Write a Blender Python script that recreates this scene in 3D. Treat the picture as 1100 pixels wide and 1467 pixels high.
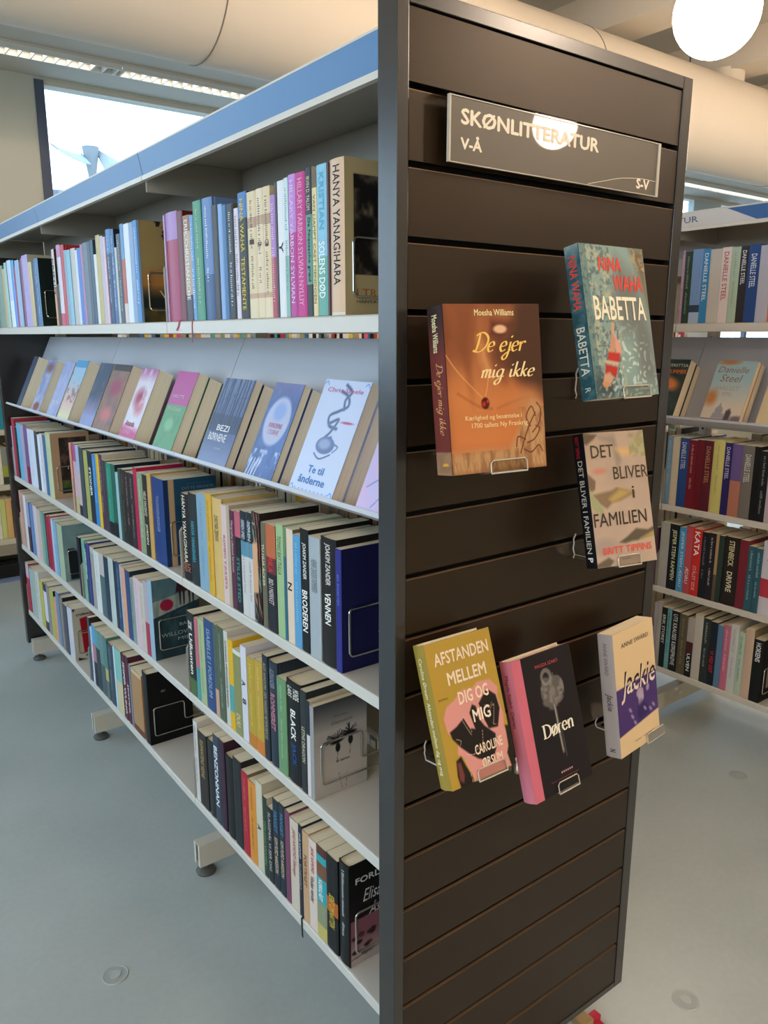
import bpy, bmesh, math, random
import numpy as np
from mathutils import Vector, Matrix, Euler

for o in list(bpy.data.objects):
    bpy.data.objects.remove(o)
SC = bpy.context.scene
COL = SC.collection
R = math.radians

# ------------------------------------------------------------------ camera
cd = bpy.data.cameras.new('camera')
cam = bpy.data.objects.new('camera', cd)
COL.objects.link(cam)
cd.sensor_fit = 'VERTICAL'
cd.sensor_height = 36.0
cd.lens = 1118.8 / 1467 * 36.0
cd.clip_start = 0.02
cd.clip_end = 200
cam.location = (-0.7773, -0.9106, 1.5687)
_y, _p = R(36.7486), R(12.7364)
fw = Vector((math.sin(_y) * math.cos(_p), math.cos(_y) * math.cos(_p), -math.sin(_p)))
rt = Vector((math.cos(_y), -math.sin(_y), 0))
up = rt.cross(fw)
cam.rotation_euler = Matrix((rt, up, -fw)).transposed().to_euler()
SC.camera = cam

# ------------------------------------------------------------------ world, light, exposure
vs = SC.view_settings
vs.view_transform = 'Standard'
vs.look = 'None'
vs.gamma = 1.0
vs.use_curve_mapping = False
vs.exposure = 0.75
SC.display_settings.display_device = 'sRGB'

W = bpy.data.worlds.new('overcast sky')
SC.world = W
W.use_nodes = True
nt = W.node_tree
nt.nodes.clear()
tc = nt.nodes.new('ShaderNodeTexCoord')
sx = nt.nodes.new('ShaderNodeSeparateXYZ')
rp = nt.nodes.new('ShaderNodeValToRGB')
rp.color_ramp.elements[0].position = 0.0
rp.color_ramp.elements[0].color = (0.66, 0.84, 1.0, 1)
rp.color_ramp.elements[1].position = 0.9
rp.color_ramp.elements[1].color = (0.42, 0.66, 1.0, 1)
bg = nt.nodes.new('ShaderNodeBackground')
bg.inputs['Strength'].default_value = 3.0
wo = nt.nodes.new('ShaderNodeOutputWorld')
nt.links.new(tc.outputs['Generated'], sx.inputs[0])
nt.links.new(sx.outputs['Z'], rp.inputs[0])
nt.links.new(rp.outputs[0], bg.inputs['Color'])
nt.links.new(bg.outputs[0], wo.inputs[0])

def portal(name, loc, rot, sx_, sy_):
    l = bpy.data.lights.new(name, 'AREA')
    l.shape = 'RECTANGLE'
    l.size = sx_
    l.size_y = sy_
    l.cycles.is_portal = True
    o = bpy.data.objects.new(name, l)
    COL.objects.link(o)
    o.location = loc
    o.rotation_euler = rot
    return o

RX0, RX1, RY0, RY1, CZ = -5.0, 12.0, -6.0, 5.0, 3.85
WIN_Z0, WIN_Z1 = 0.9, 3.22
# sky light comes in through the window openings (sampling guides in the openings)
portal('window_portal_right', (6.4, RY1 + 0.14, (WIN_Z0 + WIN_Z1) / 2), (R(-90), 0, 0), 11.1, WIN_Z1 - WIN_Z0)
portal('window_portal_left', (-2.95, RY1 + 0.14, (WIN_Z0 + WIN_Z1) / 2), (R(-90), 0, 0), 3.9, WIN_Z1 - WIN_Z0)
portal('window_portal_side', (RX0 - 0.14, 0.25, (WIN_Z0 + WIN_Z1) / 2), (R(-90), 0, R(90)), 8.5, WIN_Z1 - WIN_Z0)

# ------------------------------------------------------------------ materials
def srgb(h):
    if isinstance(h, str):
        c = [int(h[i:i + 2], 16) / 255 for i in (0, 2, 4)]
    else:
        c = [x / 255 for x in h]
    return tuple((x / 12.92 if x <= 0.04045 else ((x + 0.055) / 1.055) ** 2.4) for x in c)

def lin(a):
    a = np.asarray(a, float)
    return np.where(a <= 0.04045, a / 12.92, ((a + 0.055) / 1.055) ** 2.4)

MATS = {}
def mat(name, col=None, rough=0.5, metal=0.0, coat=0.0, noise=None, bump=None, emis=None, attr=False, spec=0.5, trans=0.0, ior=1.45):
    if name in MATS:
        return MATS[name]
    m = bpy.data.materials.new(name)
    m.use_nodes = True
    t = m.node_tree
    b = t.nodes['Principled BSDF']
    b.inputs['Roughness'].default_value = rough
    b.inputs['Metallic'].default_value = metal
    b.inputs['Coat Weight'].default_value = coat
    b.inputs['Coat Roughness'].default_value = 0.12
    b.inputs['Specular IOR Level'].default_value = spec
    b.inputs['Transmission Weight'].default_value = trans
    b.inputs['IOR'].default_value = ior
    if attr:
        a = t.nodes.new('ShaderNodeAttribute')
        a.attribute_name = 'Col'
        t.links.new(a.outputs['Color'], b.inputs['Base Color'])
    elif col is not None:
        c = (*srgb(col), 1)
        b.inputs['Base Color'].default_value = c
        if noise:
            sc_, amt = noise[0], noise[1]
            tcn = t.nodes.new('ShaderNodeTexCoord')
            n = t.nodes.new('ShaderNodeTexNoise')
            n.inputs['Scale'].default_value = sc_
            n.inputs['Detail'].default_value = 6
            mr = t.nodes.new('ShaderNodeMapRange')
            mr.inputs[1].default_value = 0.3
            mr.inputs[2].default_value = 0.7
            mr.inputs[3].default_value = 1 - amt
            mr.inputs[4].default_value = 1 + amt
            mx = t.nodes.new('ShaderNodeVectorMath')
            mx.operation = 'SCALE'
            mx.inputs[0].default_value = c[:3]
            t.links.new(tcn.outputs['Object'], n.inputs['Vector'])
            t.links.new(n.outputs['Fac'], mr.inputs[0])
            t.links.new(mr.outputs[0], mx.inputs['Scale'])
            t.links.new(mx.outputs[0], b.inputs['Base Color'])
    if bump:
        tcn = t.nodes.new('ShaderNodeTexCoord')
        n = t.nodes.new('ShaderNodeTexNoise')
        n.inputs['Scale'].default_value = bump[0]
        n.inputs['Detail'].default_value = 3
        bp = t.nodes.new('ShaderNodeBump')
        bp.inputs['Strength'].default_value = bump[1]
        bp.inputs['Distance'].default_value = bump[2] if len(bump) > 2 else 0.002
        t.links.new(tcn.outputs['Object'], n.inputs['Vector'])
        t.links.new(n.outputs['Fac'], bp.inputs['Height'])
        t.links.new(bp.outputs[0], b.inputs['Normal'])
    if emis:
        b.inputs['Emission Color'].default_value = (*srgb(emis[0]), 1)
        b.inputs['Emission Strength'].default_value = emis[1]
    MATS[name] = m
    return m

M_film = mat('book_cover_glossy_film', rough=0.45, coat=0.1, spec=0.28, attr=True, bump=(28, 0.25, 0.003))
M_matt = mat('book_cover_matt_print', rough=0.6, attr=True, spec=0.25)
M_steel = mat('white_powder_coated_steel', 'd3ccc1', rough=0.38, bump=(260, 0.05))
M_steelg = mat('grey_painted_steel', 'a39d92', rough=0.42)
M_board = mat('display_board_steel', 'c2c2c8', rough=0.42)
M_slat = mat('dark_brown_laminate', '251a10', rough=0.34, noise=(9, 0.06), bump=(420, 0.05), spec=0.42)
MATS['dark_brown_laminate'].node_tree.nodes['Principled BSDF'].inputs['Specular Tint'].default_value = (1.0, .86, .70, 1)
M_stile = mat('black_painted_frame', '2b2826', rough=0.24, spec=0.85, bump=(300, 0.02))
M_groove = mat('slatwall_groove_black', '060504', rough=0.7)
M_wire = mat('polished_steel_wire', 'd8d4cc', rough=0.18, metal=1.0)
M_rubber = mat('grey_plastic_foot', '55544e', rough=0.45)
M_acryl = mat('clear_acrylic', 'ffffff', rough=0.04, trans=1.0, ior=1.49)
M_white = mat('white_lettering', 'efe8da', rough=0.5)
M_wall = mat('cream_painted_wall', 'c6c1b0', rough=0.8, noise=(2, 0.03))
M_ceil = mat('painted_ceiling', 'b9b2a4', rough=0.85)
M_beam = mat('painted_beam', 'd3c9b8', rough=0.75)
M_frame = mat('dark_window_frame', '4a5163', rough=0.5)
M_tape = mat('red_ribbon', 'c02840', rough=0.6)

def fan_out_material():
    # duct fabric: cream textile with fine vertical creases
    m = mat('cream_duct_fabric', 'dcd2c2', rough=0.8)
    t = m.node_tree
    b = t.nodes['Principled BSDF']
    tcn = t.nodes.new('ShaderNodeTexCoord')
    mp = t.nodes.new('ShaderNodeMapping')
    mp.inputs['Scale'].default_value = (6, 1.0, 1.0)
    n = t.nodes.new('ShaderNodeTexNoise')
    n.inputs['Scale'].default_value = 2.2
    n.inputs['Detail'].default_value = 5
    bp = t.nodes.new('ShaderNodeBump')
    bp.inputs['Strength'].default_value = 0.38
    bp.inputs['Distance'].default_value = 0.008
    t.links.new(tcn.outputs['Object'], mp.inputs[0])
    t.links.new(mp.outputs[0], n.inputs['Vector'])
    t.links.new(n.outputs['Fac'], bp.inputs['Height'])
    t.links.new(bp.outputs[0], b.inputs['Normal'])
    return m
M_duct = fan_out_material()

def floor_material():
    m = mat('grey_green_linoleum', '93a09c', rough=0.33)
    t = m.node_tree
    b = t.nodes['Principled BSDF']
    tcn = t.nodes.new('ShaderNodeTexCoord')
    n1 = t.nodes.new('ShaderNodeTexNoise')
    n1.inputs['Scale'].default_value = 2.2
    n1.inputs['Detail'].default_value = 8
    n2 = t.nodes.new('ShaderNodeTexNoise')
    n2.inputs['Scale'].default_value = 60
    n2.inputs['Detail'].default_value = 4
    r = t.nodes.new('ShaderNodeValToRGB')
    r.color_ramp.elements[0].position = 0.3
    r.color_ramp.elements[0].color = (*srgb('a7b0ad'), 1)
    r.color_ramp.elements[1].position = 0.72
    r.color_ramp.elements[1].color = (*srgb('bac2c0'), 1)
    mx = t.nodes.new('ShaderNodeMix')
    mx.data_type = 'FLOAT'
    mx.inputs[0].default_value = 0.25
    t.links.new(tcn.outputs['Object'], n1.inputs['Vector'])
    t.links.new(tcn.outputs['Object'], n2.inputs['Vector'])
    t.links.new(n1.outputs['Fac'], mx.inputs[2])
    t.links.new(n2.outputs['Fac'], mx.inputs[3])
    t.links.new(mx.outputs[0], r.inputs[0])
    t.links.new(r.outputs[0], b.inputs['Base Color'])
    mr = t.nodes.new('ShaderNodeMapRange')
    mr.inputs[3].default_value = 0.26
    mr.inputs[4].default_value = 0.5
    t.links.new(n1.outputs['Fac'], mr.inputs[0])
    t.links.new(mr.outputs[0], b.inputs['Roughness'])
    return m
M_floor = floor_material()

def page_material():
    # paper edges: fine leaf lines running along the block
    m = mat('paper_page_edges', 'd0b894', rough=0.8)
    t = m.node_tree
    b = t.nodes['Principled BSDF']
    tcn = t.nodes.new('ShaderNodeTexCoord')
    mp = t.nodes.new('ShaderNodeMapping')
    mp.inputs['Scale'].default_value = (2, 520, 2)
    n = t.nodes.new('ShaderNodeTexNoise')
    n.inputs['Scale'].default_value = 1.5
    n.inputs['Detail'].default_value = 2
    r = t.nodes.new('ShaderNodeValToRGB')
    r.color_ramp.elements[0].position = 0.3
    r.color_ramp.elements[0].color = (*srgb('efdab0'), 1)
    r.color_ramp.elements[1].position = 0.65
    r.color_ramp.elements[1].color = (*srgb('fdf0d6'), 1)
    t.links.new(tcn.outputs['Object'], mp.inputs[0])
    t.links.new(mp.outputs[0], n.inputs['Vector'])
    t.links.new(n.outputs['Fac'], r.inputs[0])
    t.links.new(r.outputs[0], b.inputs['Base Color'])
    return m
M_page = page_material()

def pane_material():
    m = bpy.data.materials.new('window_glass')
    m.use_nodes = True
    t = m.node_tree
    t.nodes.clear()
    o = t.nodes.new('ShaderNodeOutputMaterial')
    mx = t.nodes.new('ShaderNodeMixShader')
    tr = t.nodes.new('ShaderNodeBsdfTransparent')
    tr.inputs[0].default_value = (0.95, 0.97, 0.97, 1)
    gl = t.nodes.new('ShaderNodeBsdfGlossy')
    gl.inputs['Roughness'].default_value = 0.02
    mx.inputs[0].default_value = 0.06
    t.links.new(tr.outputs[0], mx.inputs[1])
    t.links.new(gl.outputs[0], mx.inputs[2])
    t.links.new(mx.outputs[0], o.inputs[0])
    return m
M_pane = pane_material()
def acrylic_sheet():
    m = bpy.data.materials.new('clear_acrylic_sheet')
    m.use_nodes = True
    t = m.node_tree
    t.nodes.clear()
    o = t.nodes.new('ShaderNodeOutputMaterial')
    mx = t.nodes.new('ShaderNodeMixShader')
    tr = t.nodes.new('ShaderNodeBsdfTransparent')
    tr.inputs[0].default_value = (0.93, 0.93, 0.92, 1)
    gl = t.nodes.new('ShaderNodeBsdfGlossy')
    gl.inputs['Roughness'].default_value = 0.03
    lw = t.nodes.new('ShaderNodeFresnel')
    lw.inputs['IOR'].default_value = 1.14
    t.links.new(lw.outputs[0], mx.inputs[0])
    t.links.new(tr.outputs[0], mx.inputs[1])
    t.links.new(gl.outputs[0], mx.inputs[2])
    t.links.new(mx.outputs[0], o.inputs[0])
    return m
M_clear = acrylic_sheet()
M_edge = mat('acrylic_polished_edge', 'c9c2b4', rough=0.15, spec=0.8)

# ------------------------------------------------------------------ mesh helpers
class MB:
    def __init__(s):
        s.v, s.f, s.c = [], [], []
    def box(s, x0, x1, y0, y1, z0, z1, col=None):
        b = len(s.v)
        s.v += [(x0, y0, z0), (x1, y0, z0), (x1, y1, z0), (x0, y1, z0), (x0, y0, z1), (x1, y0, z1), (x1, y1, z1), (x0, y1, z1)]
        s.f += [(b, b + 3, b + 2, b + 1), (b + 4, b + 5, b + 6, b + 7), (b, b + 1, b + 5, b + 4), (b + 1, b + 2, b + 6, b + 5), (b + 2, b + 3, b + 7, b + 6), (b + 3, b, b + 4, b + 7)]
        s.c += [col] * 6
        return s
    def prism(s, pts, axis, a, b_, col=None):
        # pts: 2D loop; axis 'x','y','z' = extrusion axis
        n = len(pts)
        base = len(s.v)
        def P(p, t):
            return {'x': (t, p[0], p[1]), 'y': (p[0], t, p[1]), 'z': (p[0], p[1], t)}[axis]
        s.v += [P(p, a) for p in pts] + [P(p, b_) for p in pts]
        for i in range(n):
            j = (i + 1) % n
            s.f.append((base + i, base + j, base + n + j, base + n + i))
            s.c.append(col)
        s.f.append(tuple(base + i for i in reversed(range(n))))
        s.f.append(tuple(base + n + i for i in range(n)))
        s.c += [col, col]
        return s
    def cyl(s, c, axis, r, a, b_, n=24, r2=None, col=None):
        r2 = r if r2 is None else r2
        base = len(s.v)
        for t, rr in ((a, r), (b_, r2)):
            for i in range(n):
                an = 2 * math.pi * i / n
                p, q = rr * math.cos(an), rr * math.sin(an)
                s.v.append({'x': (t, c[0] + p, c[1] + q), 'y': (c[0] + p, t, c[1] + q), 'z': (c[0] + p, c[1] + q, t)}[axis])
        for i in range(n):
            j = (i + 1) % n
            s.f.append((base + i, base + j, base + n + j, base + n + i))
            s.c.append(col)
        s.f.append(tuple(base + i for i in reversed(range(n))))
        s.f.append(tuple(base + n + i for i in range(n)))
        s.c += [col, col]
        return s
    def lathe(s, prof, c, n=32, col=None):
        base = len(s.v)
        m = len(prof)
        for (r, z) in prof:
            for i in range(n):
                an = 2 * math.pi * i / n
                s.v.append((c[0] + r * math.cos(an), c[1] + r * math.sin(an), c[2] + z))
        for k in range(m - 1):
            for i in range(n):
                j = (i + 1) % n
                s.f.append((base + k * n + i, base + k * n + j, base + (k + 1) * n + j, base + (k + 1) * n + i))
                s.c.append(col)
        return s
    def tube(s, pts, r, n=8, col=None, closed=False):
        pts = [Vector(p) for p in pts]
        base = len(s.v)
        m = len(pts)
        prev = None
        for k, p in enumerate(pts):
            if closed:
                d = (pts[(k + 1) % m] - pts[k - 1]).normalized()
            else:
                d = (pts[min(k + 1, m - 1)] - pts[max(k - 1, 0)]).normalized()
            if prev is None:
                a = Vector((0, 1, 0)) if abs(d.y) < 0.9 else Vector((1, 0, 0))
                u = d.cross(a).normalized()
            else:
                u = (prev - d * prev.dot(d)).normalized()
            prev = u
            w = d.cross(u)
            for i in range(n):
                an = 2 * math.pi * i / n
                s.v.append(tuple(p + (u * math.cos(an) + w * math.sin(an)) * r))
        for k in range(m if closed else m - 1):
            for i in range(n):
                j = (i + 1) % n
                k2 = (k + 1) % m
                s.f.append((base + k * n + i, base + k * n + j, base + k2 * n + j, base + k2 * n + i))
                s.c.append(col)
        if not closed:
            s.f.append(tuple(base + i for i in reversed(range(n))))
            s.f.append(tuple(base + (m - 1) * n + i for i in range(n)))
            s.c += [col, col]
        return s
    def face(s, pts, col=None):
        b = len(s.v)
        s.v += [tuple(p) for p in pts]
        s.f.append(tuple(range(b, b + len(pts))))
        s.c.append(col)
        return s
    def mesh(s, name, m, smooth=False):
        me = bpy.data.meshes.new(name)
        me.from_pydata([tuple(v) for v in s.v], [], s.f)
        if any(c is not None for c in s.c):
            at = me.color_attributes.new('Col', 'FLOAT_COLOR', 'CORNER')
            arr = []
            for f, c in zip(s.f, s.c):
                c = c if c is not None else (0.5, 0.5, 0.5)
                arr += [c[0], c[1], c[2], 1.0] * len(f)
            at.data.foreach_set('color', arr)
        me.materials.append(m)
        me.update()
        if smooth:
            for p in me.polygons:
                p.use_smooth = True
        return me
    def build(s, name, m, parent=None, smooth=False, bevel=0, loc=None):
        me = s.mesh(name, m, smooth)
        o = bpy.data.objects.new(name, me)
        COL.objects.link(o)
        if parent is not None:
            o.parent = parent
        if loc is not None:
            o.location = loc
        if bevel:
            bm = bmesh.new()
            bm.from_mesh(me)
            bmesh.ops.recalc_face_normals(bm, faces=bm.faces)
            bmesh.ops.bevel(bm, geom=list(bm.edges), offset=bevel, segments=2, affect='EDGES', profile=0.5)
            bm.to_mesh(me)
            bm.free()
        if smooth:
            try:
                me.set_sharp_from_angle(angle=R(40))
            except Exception:
                pass
        return o

def thing(name, label, cat, loc=(0, 0, 0), rot=(0, 0, 0), group=None):
    o = bpy.data.objects.new(name, None)
    COL.objects.link(o)
    o.empty_display_size = 0.05
    o.location = loc
    o.rotation_euler = rot
    o['label'] = label
    o['category'] = cat
    if group:
        o['group'] = group
    return o

def tag(o, label, cat, group=None):
    o['label'] = label
    o['category'] = cat
    if group:
        o['group'] = group
    return o

def struct(name, mb, m, parent=None, **k):
    o = mb.build(name, m, parent, **k)
    if parent is None:
        o['kind'] = 'structure'
    return o

def link_copy(o, parent):
    c = o.copy()
    COL.objects.link(c)
    c.parent = parent
    return c

# ------------------------------------------------------------------ lettering
GL = {}
def glyphs(s, bold=0.0, shear=0.0):
    k = (s, bold, shear)
    if k in GL:
        return GL[k]
    cu = bpy.data.curves.new('t', 'FONT')
    cu.body = s
    cu.size = 1.0
    cu.shear = shear
    cu.resolution_u = 2
    cu.fill_mode = 'FRONT'
    ob = bpy.data.objects.new('t', cu)
    me = bpy.data.meshes.new_from_object(ob)
    n = len(me.vertices)
    co = np.zeros(n * 3)
    me.vertices.foreach_get('co', co)
    co = co.reshape(-1, 3)[:, :2]
    fs = [tuple(p.vertices) for p in me.polygons]
    if n and bold:
        b0, f0 = co, fs
        cs_, fs = [], []
        for dx, dy in ((-bold, 0), (bold, 0), (0, bold), (0, -bold)):
            fs += [tuple(len(cs_) * n + i for i in f) for f in f0]
            cs_.append(b0 + np.array([dx, dy]))
        co = np.concatenate(cs_)
        lay = np.repeat(np.arange(4.0), n)[:, None]
    else:
        lay = np.zeros((n, 1))
    if n:
        lo, hi = co.min(0), co.max(0)
        asp = (hi[0] - lo[0]) / max(hi[1] - lo[1], 1e-6)
        co = np.hstack([(co - lo) / np.maximum(hi - lo, 1e-6), lay])
    else:
        asp = 1
    bpy.data.objects.remove(ob)
    bpy.data.curves.remove(cu)
    bpy.data.meshes.remove(me)
    GL[k] = (co, fs, asp)
    return GL[k]

# hand-drawn stroke letters (script and roman), units of x-height
def _o(cx=.42, cy=.5, rx=.36, ry=.5, n=14, a0=60):
    return [(cx + rx * math.cos(R(a0 + i * 360 / n)), cy + ry * math.sin(R(a0 + i * 360 / n))) for i in range(n + 1)]
SF = {
 'a': ([[(.74, .82), (.5, 1.), (.15, .8), (.06, .4), (.28, .02), (.58, .15), (.74, .5)], [(.76, 1.), (.74, .35), (.82, .03), (1.0, .12)]], .98),
 'c': ([[(.74, .8), (.5, 1.), (.15, .75), (.08, .35), (.35, .0), (.75, .17)]], .82),
 'e': ([[(.1, .5), (.45, .52), (.72, .68), (.55, .98), (.2, .85), (.06, .4), (.32, .0), (.74, .18)]], .84),
 'g': ([[(.74, .82), (.5, 1.), (.15, .8), (.06, .4), (.28, .05), (.58, .2), (.74, .5)], [(.76, 1.), (.72, .1), (.6, -.6), (.25, -.85), (.02, -.6), (.3, -.25), (1.0, .15)]], .98),
 'i': ([[(.15, .95), (.16, .25), (.28, .02), (.5, .15)], [(.1, 1.38), (.2, 1.5), (.3, 1.56)]], .5),
 'j': ([[(.3, .95), (.28, 0), (.16, -.62), (-.12, -.85), (-.35, -.6), (-.05, -.25), (.5, .15)], [(.25, 1.38), (.35, 1.5), (.45, 1.56)]], .5),
 'k': ([[(.12, 1.85), (.12, .02)], [(.72, .98), (.4, .7), (.14, .45)], [(.3, .55), (.5, .25), (.68, .03), (.9, .12)]], .88),
 'm': ([[(.05, .95), (.12, .5), (.12, .0)], [(.12, .6), (.35, .98), (.55, .8), (.55, .0)], [(.55, .6), (.78, .98), (.98, .8), (.98, .25), (1.08, .02), (1.3, .15)]], 1.25),
 'n': ([[(.05, .95), (.14, .5), (.14, .0)], [(.14, .6), (.42, .98), (.68, .8), (.68, .0)]], .86),
 'r': ([[(.05, .95), (.16, .5), (.16, .0)], [(.16, .6), (.36, .92), (.6, .95), (.66, .82)]], .72),
 'ø': ([_o(), [(.72, 1.12), (.12, -.12)]], .86),
 'D': ([[(.32, 1.85), (.34, .9), (.2, .02)], [(-.05, 1.6), (.3, 1.9), (.9, 1.85), (1.4, 1.35), (1.35, .6), (.8, .05), (.2, .02), (-.1, .18)]], 1.5),
 'J': ([[(.62, 1.85), (.62, .3), (.45, -.25), (.08, -.35)], [(.3, 1.87), (.95, 1.87)]], .95),
}
RSF = dict(SF)
RSF['D'] = ([[(.25, 1.45), (.25, 0.)], [(.0, 1.45), (.6, 1.45), (1.1, 1.1), (1.15, .4), (.7, 0.), (0., 0.)]], 1.3)
RSF['e'] = ([[(.1, .56), (.4, .56), (.72, .58), (.62, .92), (.35, 1.), (.1, .75), (.08, .35), (.35, .0), (.74, .2)]], .85)
RSF['r'] = ([[(.16, .98), (.16, .0)], [(.0, .0), (.34, .0)], [(.16, .6), (.36, .92), (.62, .95)]], .7)
RSF['n'] = ([[(.14, .98), (.14, .0)], [(0., 0.), (.3, 0.)], [(.14, .6), (.42, .98), (.7, .8), (.7, .0)], [(.56, 0.), (.86, 0.)]], .95)
def smooth_path(p, n=5):
    if len(p) < 3:
        return [Vector(q) for q in p]
    P = [Vector(p[0])] + [Vector(q) for q in p] + [Vector(p[-1])]
    out = []
    for i in range(1, len(P) - 2):
        for t in range(n):
            u = t / n
            a, b, c, d = P[i - 1], P[i], P[i + 1], P[i + 2]
            out.append(0.5 * ((2 * b) + (c - a) * u + (2 * a - 5 * b + 4 * c - d) * u * u + (3 * b - a - 3 * c + d) * u ** 3))
    out.append(P[-2])
    return out
def ribbon(path, wmin, wmax, nib=0.3):
    vs_, fs_ = [], []
    pts = smooth_path(path)
    for k, p in enumerate(pts):
        d = (pts[min(k + 1, len(pts) - 1)] - pts[max(k - 1, 0)])
        d = d.normalized() if d.length > 1e-6 else Vector((1, 0))
        w = wmin + (wmax - wmin) * abs(math.sin(math.atan2(d.y, d.x) - nib))
        n = Vector((-d.y, d.x)) * w / 2
        vs_ += [p + n, p - n]
    for k in range(len(pts) - 1):
        fs_.append((2 * k, 2 * k + 1, 2 * k + 3, 2 * k + 2))
    return vs_, fs_
def stroke_text(s, font=None, shear=0.25, wmin=.06, wmax=.2, gap=.05, nib=.3):
    font = font or SF
    k = ('S', s, id(font), shear, wmin, wmax)
    if k in GL:
        return GL[k]
    V, F = [], []
    x = 0
    for ch in s:
        if ch == ' ':
            x += .6
            continue
        st, adv = font[ch]
        for p in st:
            v, f = ribbon([(q[0] + x, q[1]) for q in p], wmin, wmax, nib)
            b = len(V)
            V += [(q.x + q.y * shear, q.y) for q in v]
            F += [tuple(b + i for i in t) for t in f]
        x += adv + gap
    co = np.array(V)
    lo, hi = co.min(0), co.max(0)
    asp = (hi[0] - lo[0]) / (hi[1] - lo[1])
    co = (co - lo) / (hi - lo)
    GL[k] = (co, F, asp)
    return GL[k]

class Print(MB):
    """flat printed marks laid on a surface: origin o, unit axes ux, uy"""
    def put(s, g, o, ux, uy, w, h, col, bend=None):
        co, fs, _ = g
        b = len(s.v)
        o, ux, uy = Vector(o), Vector(ux), Vector(uy)
        nz = ux.cross(uy).normalized()
        for q in co:
            p = o + ux * (q[0] * w) + uy * (q[1] * h)
            if bend:
                p = bend(p)
            if len(q) > 2 and q[2]:
                p = p + nz * (q[2] * 3e-5)
            s.v.append((p.x, p.y, p.z))
        for f in fs:
            s.f.append(tuple(b + i for i in f))
            s.c.append(srgb(col(np.asarray(co)[list(f)].mean(0)) if callable(col) else col))
        return s
    def rect(s, o, ux, uy, w, h, col, bend=None):
        return s.put((np.array([(0, 0), (1, 0), (1, 1), (0, 1)]), [(0, 1, 2, 3)], 1), o, ux, uy, w, h, col, bend)

# ------------------------------------------------------------------ numpy cover painting
def grid(nv, nu, base):
    A = np.zeros((nv, nu, 3))
    A[:] = np.array([int(base[i:i + 2], 16) / 255 for i in (0, 2, 4)])
    return A
def UV(A):
    nv, nu = A.shape[:2]
    return np.meshgrid((np.arange(nu) + .5) / nu, (np.arange(nv) + .5) / nv)
def hx(c):
    return np.array([int(c[i:i + 2], 16) / 255 for i in (0, 2, 4)])
def mixc(A, M, c):
    M = np.clip(M, 0, 1)[..., None]
    A[:] = A * (1 - M) + hx(c) * M
def vn(A, sx_, sy_, seed):
    # smooth value noise 0..1
    rs = np.random.RandomState(seed)
    nv, nu = A.shape[:2]
    g = rs.rand(int(sy_) + 3, int(sx_) + 3)
    U, V = UV(A)
    x, y = U * sx_, V * sy_
    i, j = x.astype(int), y.astype(int)
    fx, fy = x - i, y - j
    fx, fy = fx * fx * (3 - 2 * fx), fy * fy * (3 - 2 * fy)
    return (g[j, i] * (1 - fx) * (1 - fy) + g[j, i + 1] * fx * (1 - fy) + g[j + 1, i] * (1 - fx) * fy + g[j + 1, i + 1] * fx * fy)
def fbm(A, sx_, sy_, seed):
    return .5 * vn(A, sx_, sy_, seed) + .3 * vn(A, sx_ * 2, sy_ * 2, seed + 1) + .2 * vn(A, sx_ * 4, sy_ * 4, seed + 2)
def ell(A, cx, cy, rx, ry, c, soft=.1, ang=0, k=1.0):
    U, V = UV(A)
    ca, sa = math.cos(R(ang)), math.sin(R(ang))
    x, y = (U - cx), (V - cy) * 1.5
    ry = ry * 1.5
    x, y = x * ca + y * sa, -x * sa + y * ca
    d = np.sqrt((x / rx) ** 2 + (y / ry) ** 2)
    mixc(A, np.clip((1 + soft - d) / max(2 * soft, 1e-3), 0, 1) * k, c)
def pol(A, pts, c, soft=.012, k=1.0):
    U, V = UV(A)
    ins = np.zeros(U.shape, bool)
    D = np.full(U.shape, 9.)
    n = len(pts)
    for i in range(n):
        (x0, y0), (x1, y1) = pts[i], pts[(i + 1) % n]
        if y0 != y1:
            cnd = ((y0 > V) != (y1 > V)) & (U < (x1 - x0) * (V - y0) / (y1 - y0) + x0)
            ins ^= cnd
        dx, dy = x1 - x0, y1 - y0
        t = np.clip(((U - x0) * dx + (V - y0) * dy) / (dx * dx + dy * dy + 1e-9), 0, 1)
        D = np.minimum(D, np.hypot(U - x0 - t * dx, V - y0 - t * dy))
    sd = np.where(ins, D, -D)
    mixc(A, np.clip(.5 + sd / max(soft, 1e-3) / 2, 0, 1) * k, c)
def lin_(A, pts, w, c, k=1.0):
    U, V = UV(A)
    P = smooth_path(pts)
    D = np.full(U.shape, 9.)
    for a, b in zip(P[:-1], P[1:]):
        dx, dy = b.x - a.x, b.y - a.y
        t = np.clip(((U - a.x) * dx + (V - a.y) * dy) / (dx * dx + dy * dy + 1e-9), 0, 1)
        D = np.minimum(D, np.hypot(U - a.x - t * dx, (V - a.y - t * dy) * 1.5))
    mixc(A, np.clip((w - D) / max(w * .6, .004) + .3, 0, 1) * k, c)

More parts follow.
